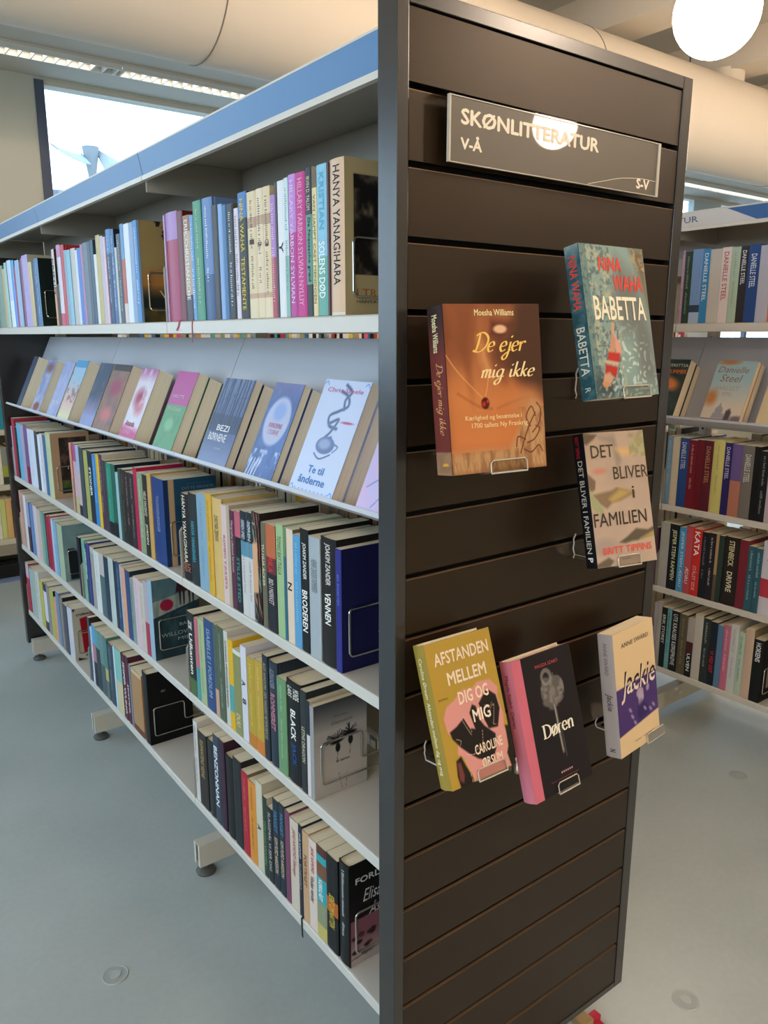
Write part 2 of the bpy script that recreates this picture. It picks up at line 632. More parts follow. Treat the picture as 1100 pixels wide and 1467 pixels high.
def painted(name, A, w, h, m, parent, y=-0.0005, x0=0.0, z0=0.0):
    """a printed sheet: grid of w x h in the XZ plane facing -Y"""
    nv, nu = A.shape[:2]
    xs = x0 + np.linspace(0, w, nu)
    zs = z0 + np.linspace(h, 0, nv)
    X, Z = np.meshgrid(xs, zs)
    co = np.stack([X, np.full_like(X, y), Z], -1).reshape(-1, 3)
    i = np.arange(nv * nu).reshape(nv, nu)
    q = np.stack([i[1:, :-1], i[1:, 1:], i[:-1, 1:], i[:-1, :-1]], -1).reshape(-1, 4)
    me = bpy.data.meshes.new(name)
    me.vertices.add(len(co))
    me.vertices.foreach_set('co', co.ravel())
    me.loops.add(q.size)
    me.loops.foreach_set('vertex_index', q.ravel().astype(np.int32))
    me.polygons.add(len(q))
    me.polygons.foreach_set('loop_start', np.arange(0, q.size, 4, dtype=np.int32))
    me.update(calc_edges=True)
    at = me.color_attributes.new('Col', 'FLOAT_COLOR', 'POINT')
    c = np.ones((nv * nu, 4))
    c[:, :3] = lin(np.clip(A, 0, 1)).reshape(-1, 3)
    at.data.foreach_set('color', c.ravel())
    me.materials.append(m)
    o = bpy.data.objects.new(name, me)
    COL.objects.link(o)
    o.parent = parent
    return o
GLOBE_E = 31.0
# ------------------------------------------------------------------ room shell
fl = struct('floor', MB().box(RX0, RX1, RY0, RY1, -0.05, 0.0), M_floor)
struct('ceiling', MB().box(RX0 - .15, RX1 + .15, RY0 - .15, RY1 + .3, CZ, CZ + .1), M_ceil)
cl = bpy.data.objects['ceiling']
k = 0
xb = -4.75
while xb < 11.8:
    MB().box(xb, xb + .34, RY0, 3.7, 3.6, CZ + .01).build('ceiling_beam', M_beam, cl)
    xb += 1.45
struct('trim_1', MB().box(RX0, RX1, 3.7, RY1, 3.24, CZ + .005), M_ceil)      # boxed-in soffit along the window wall
TH = .2
def wall_with_windows(name, along, c, lo, hi, openings, m):
    """wall plane at c; openings (a0,a1); 'x' wall runs along x at y=c, 'y' wall along y at x=c"""
    mb = MB()
    def bx(a0, a1, z0, z1):
        if along == 'x':
            mb.box(a0, a1, c, c + TH, z0, z1)
        else:
            mb.box(c - TH, c, a0, a1, z0, z1)
    prev = lo
    for a0, a1 in openings:
        bx(prev, a0, 0, CZ)
        bx(a0, a1, 0, WIN_Z0)
        bx(a0, a1, WIN_Z1, CZ)
        prev = a1
    bx(prev, hi, 0, CZ)
    return struct(name, mb, m)
wall_with_windows('wall_far', 'x', RY1, RX0 - TH, RX1 + TH, [(-4.9, -1.0), (.78, 12.0)], M_wall)
wall_with_windows('wall_left', 'y', RX0, RY0, RY1, [(-4.0, 4.5)], M_wall)
struct('wall_right', MB().box(RX1, RX1 + TH, RY0, RY1, 0, CZ), M_wall)
struct('wall_back', MB().box(RX0, RX1, RY0 - TH, RY0, 0, CZ), M_wall)

def window(n, along, c, a0, a1, mull, fr=.06, m=None, wide=()):
    fm = m or M_frame
    z0, z1 = WIN_Z0, WIN_Z1
    def B(mb, p0, p1, q0, q1, d0=-.01, d1=.07):
        if along == 'x':
            return mb.box(p0, p1, c + d0, c + d1, q0, q1)
        return mb.box(c - d1, c - d0, p0, p1, q0, q1)
    f = MB()
    B(f, a0, a0 + fr, z0, z1); B(f, a1 - fr, a1, z0, z1); B(f, a0 + fr, a1 - fr, z0, z0 + fr)
    w = struct('window_%d' % n, f, fm)
    edges = [a0 + fr] + list(mull) + [a1 - fr]
    B(MB(), a0 + fr, a1 - fr, z1 - .025, z1, .0, .05).build('window_head', M_beam, w)
    for x in mull:
        B(MB(), x - .025, x + .025, z0 + fr, z1 - .025, 0, .06).build('window_mullion', fm, w)
    for i in range(len(edges) - 1):
        B(MB(), edges[i], edges[i + 1], z0 + fr, z1 - .025, .028, .034).build('window_pane', M_pane, w)
    B(MB(), a0 - .02, a1 + .02, z0 - .03, z0, -.12, 0).build('window_sill', M_white, w)
    for p0, p1 in wide:
        B(MB(), p0, p1, z0 + fr, z1 - .025, -.005, .075).build('window_post', mat('pale_window_post', 'b9c2c4', rough=.6), w)
    return w
window(1, 'x', RY1, .752, 12.0, [3.6, 5.2, 6.8, 9.9, 11.0], wide=[(8.4, 9.0)])
window(2, 'x', RY1, -4.9, -1.0, [-3.6, -2.3])
window(3, 'y', RX0, -4.0, 4.5, [-2.6, -1.2, .2, 1.6, 3.0])
struct('baseboard_far', MB().box(RX0, RX1, RY1 - .012, RY1, 0, .08), M_frame)

# ------------------------------------------------------------------ outside the far window
pv = struct('paving', MB().box(-40, 60, 5.3, 60, -.6, -.5), mat('pale_paving', 'a9adad', rough=.9))
M_tent = mat('white_tensile_fabric', '9a9fa2', rough=.8)
t = thing('fabric_canopy', 'white tensile canopy with two sagging wings on a mast outside the window', 'canopy', (4.4, 16, -.5))
def membrane(name, top, bot, bulge, m):
    mb = MB()
    n = 14
    for k in range(n + 1):
        u = k / n
        P_ = []
        for (a, c_, e_) in (top, bot):
            q = (a[0] * (1 - u) ** 2 + c_[0] * 2 * u * (1 - u) + e_[0] * u * u, a[1] * (1 - u) ** 2 + c_[1] * 2 * u * (1 - u) + e_[1] * u * u)
            P_.append(q)
        (xa, za), (xb_, zb_) = P_
        yb_ = bulge * math.sin(math.pi * u)
        mb.v += [(xa, -yb_, za), (xb_, -yb_ * .4 - .5, zb_), (xb_, -yb_ * .4 - .46, zb_), (xa, -yb_ + .06, za)]
    for k in range(n):
        b = 4 * k
        for q in range(4):
            r_ = (q + 1) % 4
            mb.f.append((b + q, b + r_, b + 4 + r_, b + 4 + q)); mb.c.append(None)
    return mb.build(name, m, t, smooth=True)
M_t2 = mat('tensile_fabric_shade', '7e8386', rough=.8)
X0, Z0 = 4.4, -.5
f_ = lambda x, z: (x - X0, z - Z0)
membrane('wing', (f_(3.80, 5.20), f_(4.12, 4.78), f_(4.38, 5.10)), (f_(3.80, 5.0), f_(4.1, 4.72), f_(4.40, 4.8)), .5, M_tent)
membrane('wing', (f_(4.64, 5.24), f_(4.80, 4.80), f_(5.20, 4.98)), (f_(4.66, 4.74), f_(4.85, 4.70), f_(5.2, 4.9)), .5, M_tent)
mb = MB()
mb.lathe([(.05, 4.9), (.07, 5.1), (.10, 5.3), (.135, 5.5), (.16, 5.68)], (f_(4.5, 0)[0], -.2, 0), 20)
mb.build('mast_cone', M_t2, t, smooth=True)
MB().cyl((f_(4.5, 0)[0], -.2), 'z', .05, 0, 4.95).build('mast', M_t2, t, smooth=True)
t = thing('roof_building', 'pale blue ribbed building below the funnel canopies outside the window', 'building', (4.9, 19, -.5))
MB().box(-2.6, 3.2, 0, 4, 0, 5.35).build('wall', mat('pale_blue_cladding', '747c88', rough=.7), t)
rb = MB()
for i in range(28):
    rb.box(-2.6 + i * .2, -2.54 + i * .2, -.05, 0, 0, 5.35)
o = rb.build('cladding_rib', mat('pale_cladding_rib', '868e98', rough=.7), t)
o['kind'] = 'stuff'

# ------------------------------------------------------------------ ventilation duct
DY, DZ, DR = 2.94, 3.2, .35
t = thing('ventilation_duct', 'wide round cream fabric duct hung below the ceiling beams', 'duct', (3.5, DY, DZ))
N = 96
d = MB()
xs = [RX0 - 3.5 + .02 + (RX1 - RX0 - .04) * i / 140 for i in range(141)]
b0 = 0
for x in xs:
    for i in range(N):
        a = 2 * math.pi * i / N
        d.v.append((x, DR * math.cos(a), DR * math.sin(a)))
for k in range(140):
    for i in range(N):
        j = (i + 1) % N
        d.f.append((k * N + i, k * N + j, (k + 1) * N + j, (k + 1) * N + i))
        d.c.append(None)
d.build('duct_tube', M_duct, t, smooth=True)
for x in [-4.2, -1.65, 1.0, 3.6, 6.3, 9.0, 11.4]:
    pts = [(x - 3.5, (DR + .001) * math.cos(a), (DR + .001) * math.sin(a)) for a in [2 * math.pi * q / 48 for q in range(48)]]
    MB().tube(pts, .0035, 6, closed=True).build('duct_seam', mat('duct_seam_grey', '7d756a', rough=.7), t)
MB().cyl((5.5 - 3.5, 0), 'z', .14, DR - .04, DR + .07, n=40).build('duct_outlet', M_beam, t, smooth=True)
for x in [-3.5, -.5, 2.5, 5.0, 8.0, 11]:
    MB().cyl((x - 3.5, 0), 'z', .006, DR - .01, CZ - DZ - .01, n=8).build('hanger_rod', M_frame, t)

# ------------------------------------------------------------------ strip lights in the soffit
def strip(x0, x1, lab):
    t = thing('strip_light', lab, 'ceiling light', ((x0 + x1) / 2, 4.47, 3.24), group='strip lights in the soffit')
    h = (x1 - x0) / 2 - .002
    MB().box(-h, h, -.075, .075, -.012, .01).build('housing', M_beam, t)
    MB().box(-h + .02, h - .16, -.03, .03, -.016, -.0125).build('diffuser', mat('strip_light_tube', 'ffffff', emis=('fff6e8', 4.0)), t)
    lv = MB()
    n = int((x1 - x0) / .07)
    for i in range(n + 1):
        xx = -h + .02 + (2 * h - .04) * i / n
        lv.box(xx - .003, xx + .003, -.06, .06, -.045, -.017)
    lv.box(-h, h, -.066, -.06, -.045, -.012)
    lv.box(-h, h, .06, .066, -.045, -.012)
    o = lv.build('louvre', mat('white_louvre', 'dcdad2', rough=.3), t)
    o['kind'] = 'stuff'
labs = ['louvred strip light left of the dark window frame', 'louvred strip light above the window, next to the dark frame', 'louvred strip light above the window, hidden half by the canopy']
x = -4.9
i = 0
segs = [(-4.9, -2.9), (-2.9, -.88), (-.88, 1.14), (1.14, 3.16), (3.16, 5.2), (5.2, 7.3), (7.3, 9.5)]
nm = ['far left end', 'left of the cream wall pier', 'over the cream wall pier', 'above the window with the canopies', 'behind the top of the long bookcase', 'behind the slatwall panel', 'above the right bookcase']
for (a, b), n_ in zip(segs, nm):
    strip(a, b, 'louvred white strip light in the soffit, ' + n_)

# ------------------------------------------------------------------ globe lamps: most are unseen, added to brighten floor and panel
M_globe = mat('opal_glass_lit', 'ffffff', rough=.4, emis=('ffe5cc', GLOBE_E))
GR = .152
def globe(x, y, z, lab):
    t = thing('globe_lamp', lab, 'pendant lamp', (x, y, z))
    d = MB()
    prof = [(GR * math.sin(math.pi * i / 24), -GR * math.cos(math.pi * i / 24)) for i in range(1, 24)]
    d.lathe(prof, (0, 0, 0), 40)
    d.v += [(0, 0, -GR), (0, 0, GR)]
    n = len(d.v)
    for i in range(40):
        j = (i + 1) % 40
        d.f += [(n - 2, j, i), (n - 1, 22 * 40 + i, 22 * 40 + j)]
        d.c += [None, None]
    d.build('globe', M_globe, t, smooth=True)
    MB().cyl((0, 0), 'z', .04, GR - .01, GR + .04).build('cap', M_beam, t, smooth=True)
    MB().cyl((0, 0), 'z', .004, GR + .04, CZ - z - .03, n=8).build('cord', M_frame, t)
    MB().cyl((0, 0), 'z', .05, CZ - z - .03, CZ - z - .001).build('ceiling_rose', M_beam, t, smooth=True)
globe(2.104, .915, 2.72, 'lit round opal globe lamp above the slatwall panel and right bookcase')
globe(3.62, -3.07, 2.97, 'lit round globe lamp behind the camera, mirrored in the shelf sign')
globe(1.9, -1.6, 2.9, 'added fill globe lamp over the aisle, just behind and right of the camera')  # added over the aisle to brighten the right floor
globe(-2.4, -4.2, 2.9, 'added fill globe lamp in the back left corner')  # added fill, out of view
globe(-2.3, -1.5, 2.9, 'lit round globe lamp left of and behind the camera')
globe(2.9, -.3, 2.95, 'added fill globe lamp above the front end of the right bookcase')  # second lamp added for the right aisle floor
globe(.2, -2.4, 2.95, 'added fill globe lamp above and straight behind the camera')  # added fill for panel front and floor, as are those below
globe(.6, -4.4, 2.9, 'added fill globe lamp behind the camera near the back wall')
globe(3.6, -.9, 2.95, 'added fill globe lamp above the aisle right of the camera')
globe(4.9, .9, 2.8, 'added fill globe lamp behind the right bookcase')
globe(7.2, -1.0, 2.8, 'added fill globe lamp at the far right side of the room')
globe(7.6, 1.6, 2.8, 'added fill globe lamp far behind the right bookcase')
globe(9.8, -3.4, 2.8, 'added fill globe lamp in the far right back corner')

# ------------------------------------------------------------------ floor details
rug = MB().box(-1.9, 1.9, 4.45, 4.84, 0, .008).build('floor_mat', mat('blue_mat', '7280a4', rough=.85), bevel=.003)
tag(rug, 'flat blue mat on the floor before the bookcase under the window', 'mat')
for (x, y, lab) in [(-.326, .822, 'round floor cap on the open floor left of the long bookcase'), (1.799, .376, 'round floor cap just in front of the right bookcase'), (.754, -.079, 'round floor cap beside the foot of the slatwall panel')]:
    t = thing('floor_outlet', lab, 'floor cap', (x, y, 0))
    m_ = mat('outlet_grey', 'a3aba8', rough=.35)
    m2 = mat('outlet_ring', 'b4bab8', rough=.25)
    MB().cyl((0, 0), 'z', .03, 0, .0012, n=32).build('cover_plate', m_, t)
    MB().tube([(.03 * math.cos(a), .03 * math.sin(a), .001) for a in [2 * math.pi * q / 32 for q in range(32)]], .0016, 6, closed=True).build('rim', m2, t, smooth=True)
    MB().cyl((0, 0), 'z', .013, .001, .0035, n=24).build('plug', m2, t)

# ------------------------------------------------------------------ bookcases
def adopt(o, root):
    o.parent = root
    o.matrix_parent_inverse = Matrix.Translation(-Vector(root.location))
    return o
LEV = {'top': (1.603, .029), 'second': (.925, .023), 'third': (.589, .023), 'lowest': (.2545, .023)}
WID = .524
def bookcase(root, x0, edges, dz=0.0, fascia='4a76a3'):
    A = lambda mb, n, m, **k: adopt(mb.build(n, m, None, **k), root)
    for side in (0, 1):
        X = (lambda x: x0 + x) if side == 0 else (lambda x: x0 + WID - x)
        def bx(mb, xa, xb, *r):
            a, b = sorted((X(xa), X(xb)))
            return mb.box(a, b, *r)
        for i in range(len(edges) - 1):
            ya, yb = edges[i] + .0012, edges[i + 1] - .0012
            for nm_, (z, lip) in LEV.items():
                z = z + (dz if nm_ == 'top' else 0)
                s = MB()
                pr = [(X(0.0), z - lip), (X(0.0), z - .003), (X(.002), z - .0006), (X(.005), z), (X(.236), z), (X(.236), z - .018), (X(.2), z - .012), (X(.012), z - .012), (X(.012), z - lip)]
                if side:
                    pr = pr[::-1]
                s.prism(pr, 'y', ya, yb)
                so = A(s, 'shelf', M_steel)
                for yy in (ya + .0002, yb - .0026):
                    pts = [(X(.0012), z + .0005), (X(.0012), z + .13), (X(.03), z + .165), (X(.236), z + .165), (X(.236), z + .0005)]
                    sb = MB().prism(pts, 'y', yy, yy + .0024).build('side_bracket', M_steelg)
                    sb.parent = so
                    sb.matrix_parent_inverse = Matrix.Identity(4)
            # slanted display shelf: tray and board
            s = MB()
            z = 1.262
            c_, s_ = math.cos(R(24.5)), math.sin(R(24.5))
            ya2, yb2 = ya, yb
            def dp(n_, l_):   # n_: along the tray (normal to the board), l_: up along the board
                return (X(n_ * c_ + l_ * s_), z - n_ * s_ + l_ * c_)
            Lb = (1.562 - (z - .074 * s_)) / c_
            pr = [dp(-.004, .007), dp(-.004, -.002), dp(.0755, -.002), dp(.0755, Lb), dp(.074, Lb), dp(.074, 0), dp(-.002, 0), dp(-.002, .007)]
            s.prism(pr if side == 0 else pr[::-1], 'y', ya2, yb2)
            A(s, 'display_shelf', M_board)
            # canopy: printed fascia with a white lip, dark underside
            s = MB()
            pr = [(X(-.036), 1.944), (X(-.046), 1.992), (X(-.043), 1.996), (X(.26), 1.998), (X(.26), 1.986), (X(-.041), 1.986), (X(-.033), 1.944)]
            s.prism(pr if side == 0 else pr[::-1], 'y', ya, yb)
            co = A(s, 'canopy', M_steelg)
            fs = MB()
            c = srgb(fascia)
            fs.face([(X(-.0375), ya, 1.9445), (X(-.0375), yb, 1.9445), (X(-.0475), yb, 1.9925), (X(-.0475), ya, 1.9925)][:: -1 if side == 0 else 1], c)
            f_ = fs.build('fascia_print', mat('printed_fascia', rough=.38, attr=True, spec=.5))
            f_.parent = co
            lp = MB().box(min(X(-.041), X(-.03)), max(X(-.041), X(-.03)), ya, yb, 1.933, 1.9437).build('fascia_lip', M_steel)
            lp.parent = co
            co2 = MB().box(min(X(-.0475), X(-.043)), max(X(-.0475), X(-.043)), ya, yb, 1.9928, 1.9965).build('fascia_trim', M_steel)
            co2.parent = co
        y0_, y1_ = edges[0], edges[-1]
        for y in edges:
            for dy in ((-.003, .0015) if y0_ < y < y1_ else ((.0015,) if y == y0_ else (-.003,))):
                pts = [(X(-.031), 1.9855), (X(-.031), 1.908), (X(.225), 1.908), (X(.225), 1.9855)]
                A(MB().prism(pts, 'y', y + dy, y + dy + .0015), 'canopy_bracket', M_steelg)
    cx = x0 + WID / 2
    y0, y1 = edges[0], edges[-1]
    A(MB().box(cx - .034, cx + .034, y0 + .002, y1 - .002, 1.866, 1.9855), 'top_rail', M_steelg)
    A(MB().box(cx - .03, cx + .03, y0 + .002, y1 - .002, 1.80, 1.8655), 'lower_rail', mat('beige_rail', 'b9b0a0', rough=.45))
    for y in edges:
        y = min(max(y, y0 + .018), y1 - .018)
        p = A(MB().box(cx - .02, cx + .02, y - .016, y + .016, .1, 1.7995, ), 'post', M_steel)
        sl = MB()
        z = .2
        while z < 1.78:
            for sx2 in (-1, 1):
                sl.box(cx + sx2 * .0203 - .0004, cx + sx2 * .0203 + .0004, y - .004, y + .004, z, z + .014)
            z += .05
        so = sl.build('post_slots', M_groove)
        so.parent = p
        so['kind'] = 'stuff'
    # feet
    for y in edges:
        yc = min(max(y, y0 + .03), y1 - .03) + (.0 if y not in (y0, y1) else 0)
        ft = MB()
        xa, xb2 = x0 - .004, x0 + WID + .004
        ft.box(xa, xb2, yc - .02, yc + .02, .1025, .105)
        ft.box(xa, xb2, yc - .02, yc - .0175, .033, .1025)
        ft.box(xa, xb2, yc + .0175, yc + .02, .033, .1025)
        ft.box(xa, xa + .003, yc - .0175, yc - .008, .033, .1025)
        ft.box(xa, xa + .003, yc + .008, yc + .0175, .033, .1025)
        ft.box(xa + .03, xb2 - .03, yc - .0175, yc + .0175, .06, .063)
        f_ = A(ft, 'foot', mat('beige_grey_steel', 'cfc8b8', rough=.42))
        for xx in (x0 + .022, x0 + WID - .022):
            pd = MB().lathe([(0, .0), (.028, .0), (.03, .006), (.024, .014), (.01, .018), (.006, .018), (.006, .062), (0, .062)], (xx, yc, 0), 28).build('foot_pad', M_rubber, None, smooth=True)
            pd.parent = f_
    return root

E1 = [.0455, 1.0515, 2.05, 3.052]
main = thing('library_bookcase', 'long white steel bookcase with blue canopy edge, running away behind the slatwall panel', 'bookcase', (.262, 1.55, 0))
bookcase(main, 0.0, E1)
# far end board of the long bookcase
adopt(MB().box(-.016, .54, 3.056, 3.092, .08, 1.93).build('end_board', M_stile, None, bevel=.002), main)
E2 = [-1.16, -.16, .84, 1.84]
right = thing('library_bookcase', 'white steel bookcase on the right with a white and blue fascia sign', 'bookcase', (1.89 + .262, .3, 0))
bookcase(right, 1.89, E2, dz=.009, fascia='d9d4d2')
# printed sign on the right canopy
fp = [o for o in right.children if o.name.startswith('canopy') and not o.name.startswith('canopy_b')]
pr = Print()
def fas(y, v):   # point on the fascia: y along, v 0..1 up
    return Vector((1.89 - .0378 - .010 * v - .0002, y, 1.9447 + .0476 * v))
pr.face([fas(.648, .97), fas(.545, .03), fas(-.31, .03), fas(-.31, .97)], srgb('3f6aa3'))
g = glyphs('SKØNLITTERATUR', .012)
o_ = fas(1.115, .3)
pr.put(g, o_, (0, -1, 0), (-.2, 0, .98), .357, .0205, '5e7288')
o = pr.build('sign_lettering', mat('printed_fascia'), None)
adopt(o, right)

# ------------------------------------------------------------------ slatwall end panel
XL, XR_ = -.077, .6006
pan = thing('slatwall_panel', 'tall dark brown slatwall end panel carrying the sign and face-out books', 'display panel', ((XL + XR_) / 2, .02, 0))
P = lambda mb, n, m, **k: adopt(mb.build(n, m, None, **k), pan)
ZT = 2.022
P(MB().box(XL, XL + .0205, -.002, .042, .082, ZT), 'stile', M_stile, bevel=.0012)
P(MB().box(XR_ - .0275, XR_, -.002, .042, .082, ZT), 'stile', M_stile, bevel=.0012)
P(MB().box(XL + .021, XR_ - .028, -.002, .042, 2.0005, ZT), 'top_rail', M_stile, bevel=.0012)
P(MB().box(XL + .021, XR_ - .028, -.002, .042, .082, .0965), 'bottom_rail', M_stile, bevel=.0012)
P(MB().box(XL + .021, XR_ - .028, .026, .040, .0967, 2.0003), 'backing', M_groove)
M_sedge = mat('lit_bronze_slat_edge', '7a6048', rough=.35, metal=.3)  # brown edge metal, kept light for the lamplit line on slat tops
for n in range(1, 20):
    zt = 1.8956 - .1 * (n - 2)
    if n == 1:
        zt = 1.9975
    zb = (1.8956 - .1 * (n - 1)) + .0105 if n < 19 else .098
    # slat with a lipped top edge: front lip rises in front of the groove
    pts = [(0, zb), (0, zt), (.0035, zt), (.0045, zt - .006), (.025, zt - .006), (.025, zb + .004), (.0045, zb + .004), (.0035, zb)]
    P(MB().prism(pts, 'x', XL + .0222, XR_ - .0292), 'slat', M_slat)
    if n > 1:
        P(MB().box(XL + .0222, XR_ - .0292, .0002, .0052, zt + .0001, zt + .0012), 'lit_slat_edge', M_sedge)  # added strip: lamplight on the slat's top edge put into its colour

# sign in an acrylic holder
sg = thing('shelf_sign', 'grey acrylic sign with white lettering across the slatwall panel top', 'sign', (.243, -.012, 1.85))
sgx0, sgx1, sgz0, sgz1 = 0, .487, 1.808, 1.8935
SGY = -.021
adopt(MB().box(sgx0 + .001, sgx1 - .001, SGY - .0005, SGY + .0005, sgz0 + .001, sgz1 - .001).build('sign_insert', mat('grey_sign_insert', '5b5347', rough=.35, coat=.55)), sg)
bpy.data.materials['grey_sign_insert'].node_tree.nodes['Principled BSDF'].inputs['Coat Roughness'].default_value = .02
adopt(MB().box(sgx0 - .001, sgx1 + .001, SGY + .001, SGY + .003, sgz0 - .001, sgz1 + .001).build('holder_back', M_clear), sg)
e = MB()
e.box(sgx0 - .0015, sgx0 + .0015, SGY - .0022, SGY + .003, sgz0 - .001, sgz1 + .001)
e.box(sgx1 - .005, sgx1 + .0015, SGY - .0022, SGY + .003, sgz0 - .001, sgz1 + .001)
e.box(sgx0 + .0015, sgx1 - .005, SGY - .0015, SGY + .003, sgz1 - .0005, sgz1 + .001)
e.box(sgx0 + .0015, sgx1 - .005, SGY - .0015, SGY + .003, sgz0 - .001, sgz0 + .0003)
adopt(e.build('holder_edge', M_edge, bevel=0), sg)
adopt(MB().box(sgx0 - .010, sgx1 - .05, SGY + .0031, SGY + .0045, sgz1 - .03, 1.8985).box(sgx0 - .010, sgx1 - .05, SGY + .0045, .008, 1.8975, 1.8985).build('holder_hook', M_clear), sg)
pr = Print()
uz = (0, 0, 1)
yl = SGY - .0008
pr.put(glyphs('SKØNLITTERATUR', .034), (.021, yl, 1.8585), (1, 0, 0), uz, .302, .0215, 'f1e6d2')
pr.put(glyphs('V-Å', .034), (.021, yl, 1.826), (1, 0, 0), uz, .042, .0205, 'f1e6d2')
pr.put(glyphs('S-V', .034), (.427, yl, 1.8155), (1, 0, 0), uz, .036, .0165, 'f1e6d2')
arc = [(.30, 1.8095), (.34, 1.818), (.38, 1.8265), (.42, 1.831), (.45, 1.8325), (.48, 1.832)]
v, f = ribbon(arc, .0007, .0008)
b = len(pr.v)
pr.v += [(q.x, yl, q.y) for q in v]
pr.f += [tuple(b + i for i in t) for t in f]
pr.c += [srgb('f1e6d2')] * len(f)
adopt(pr.build('lettering', mat('sign_lettering_white', rough=.5, attr=True)), sg)
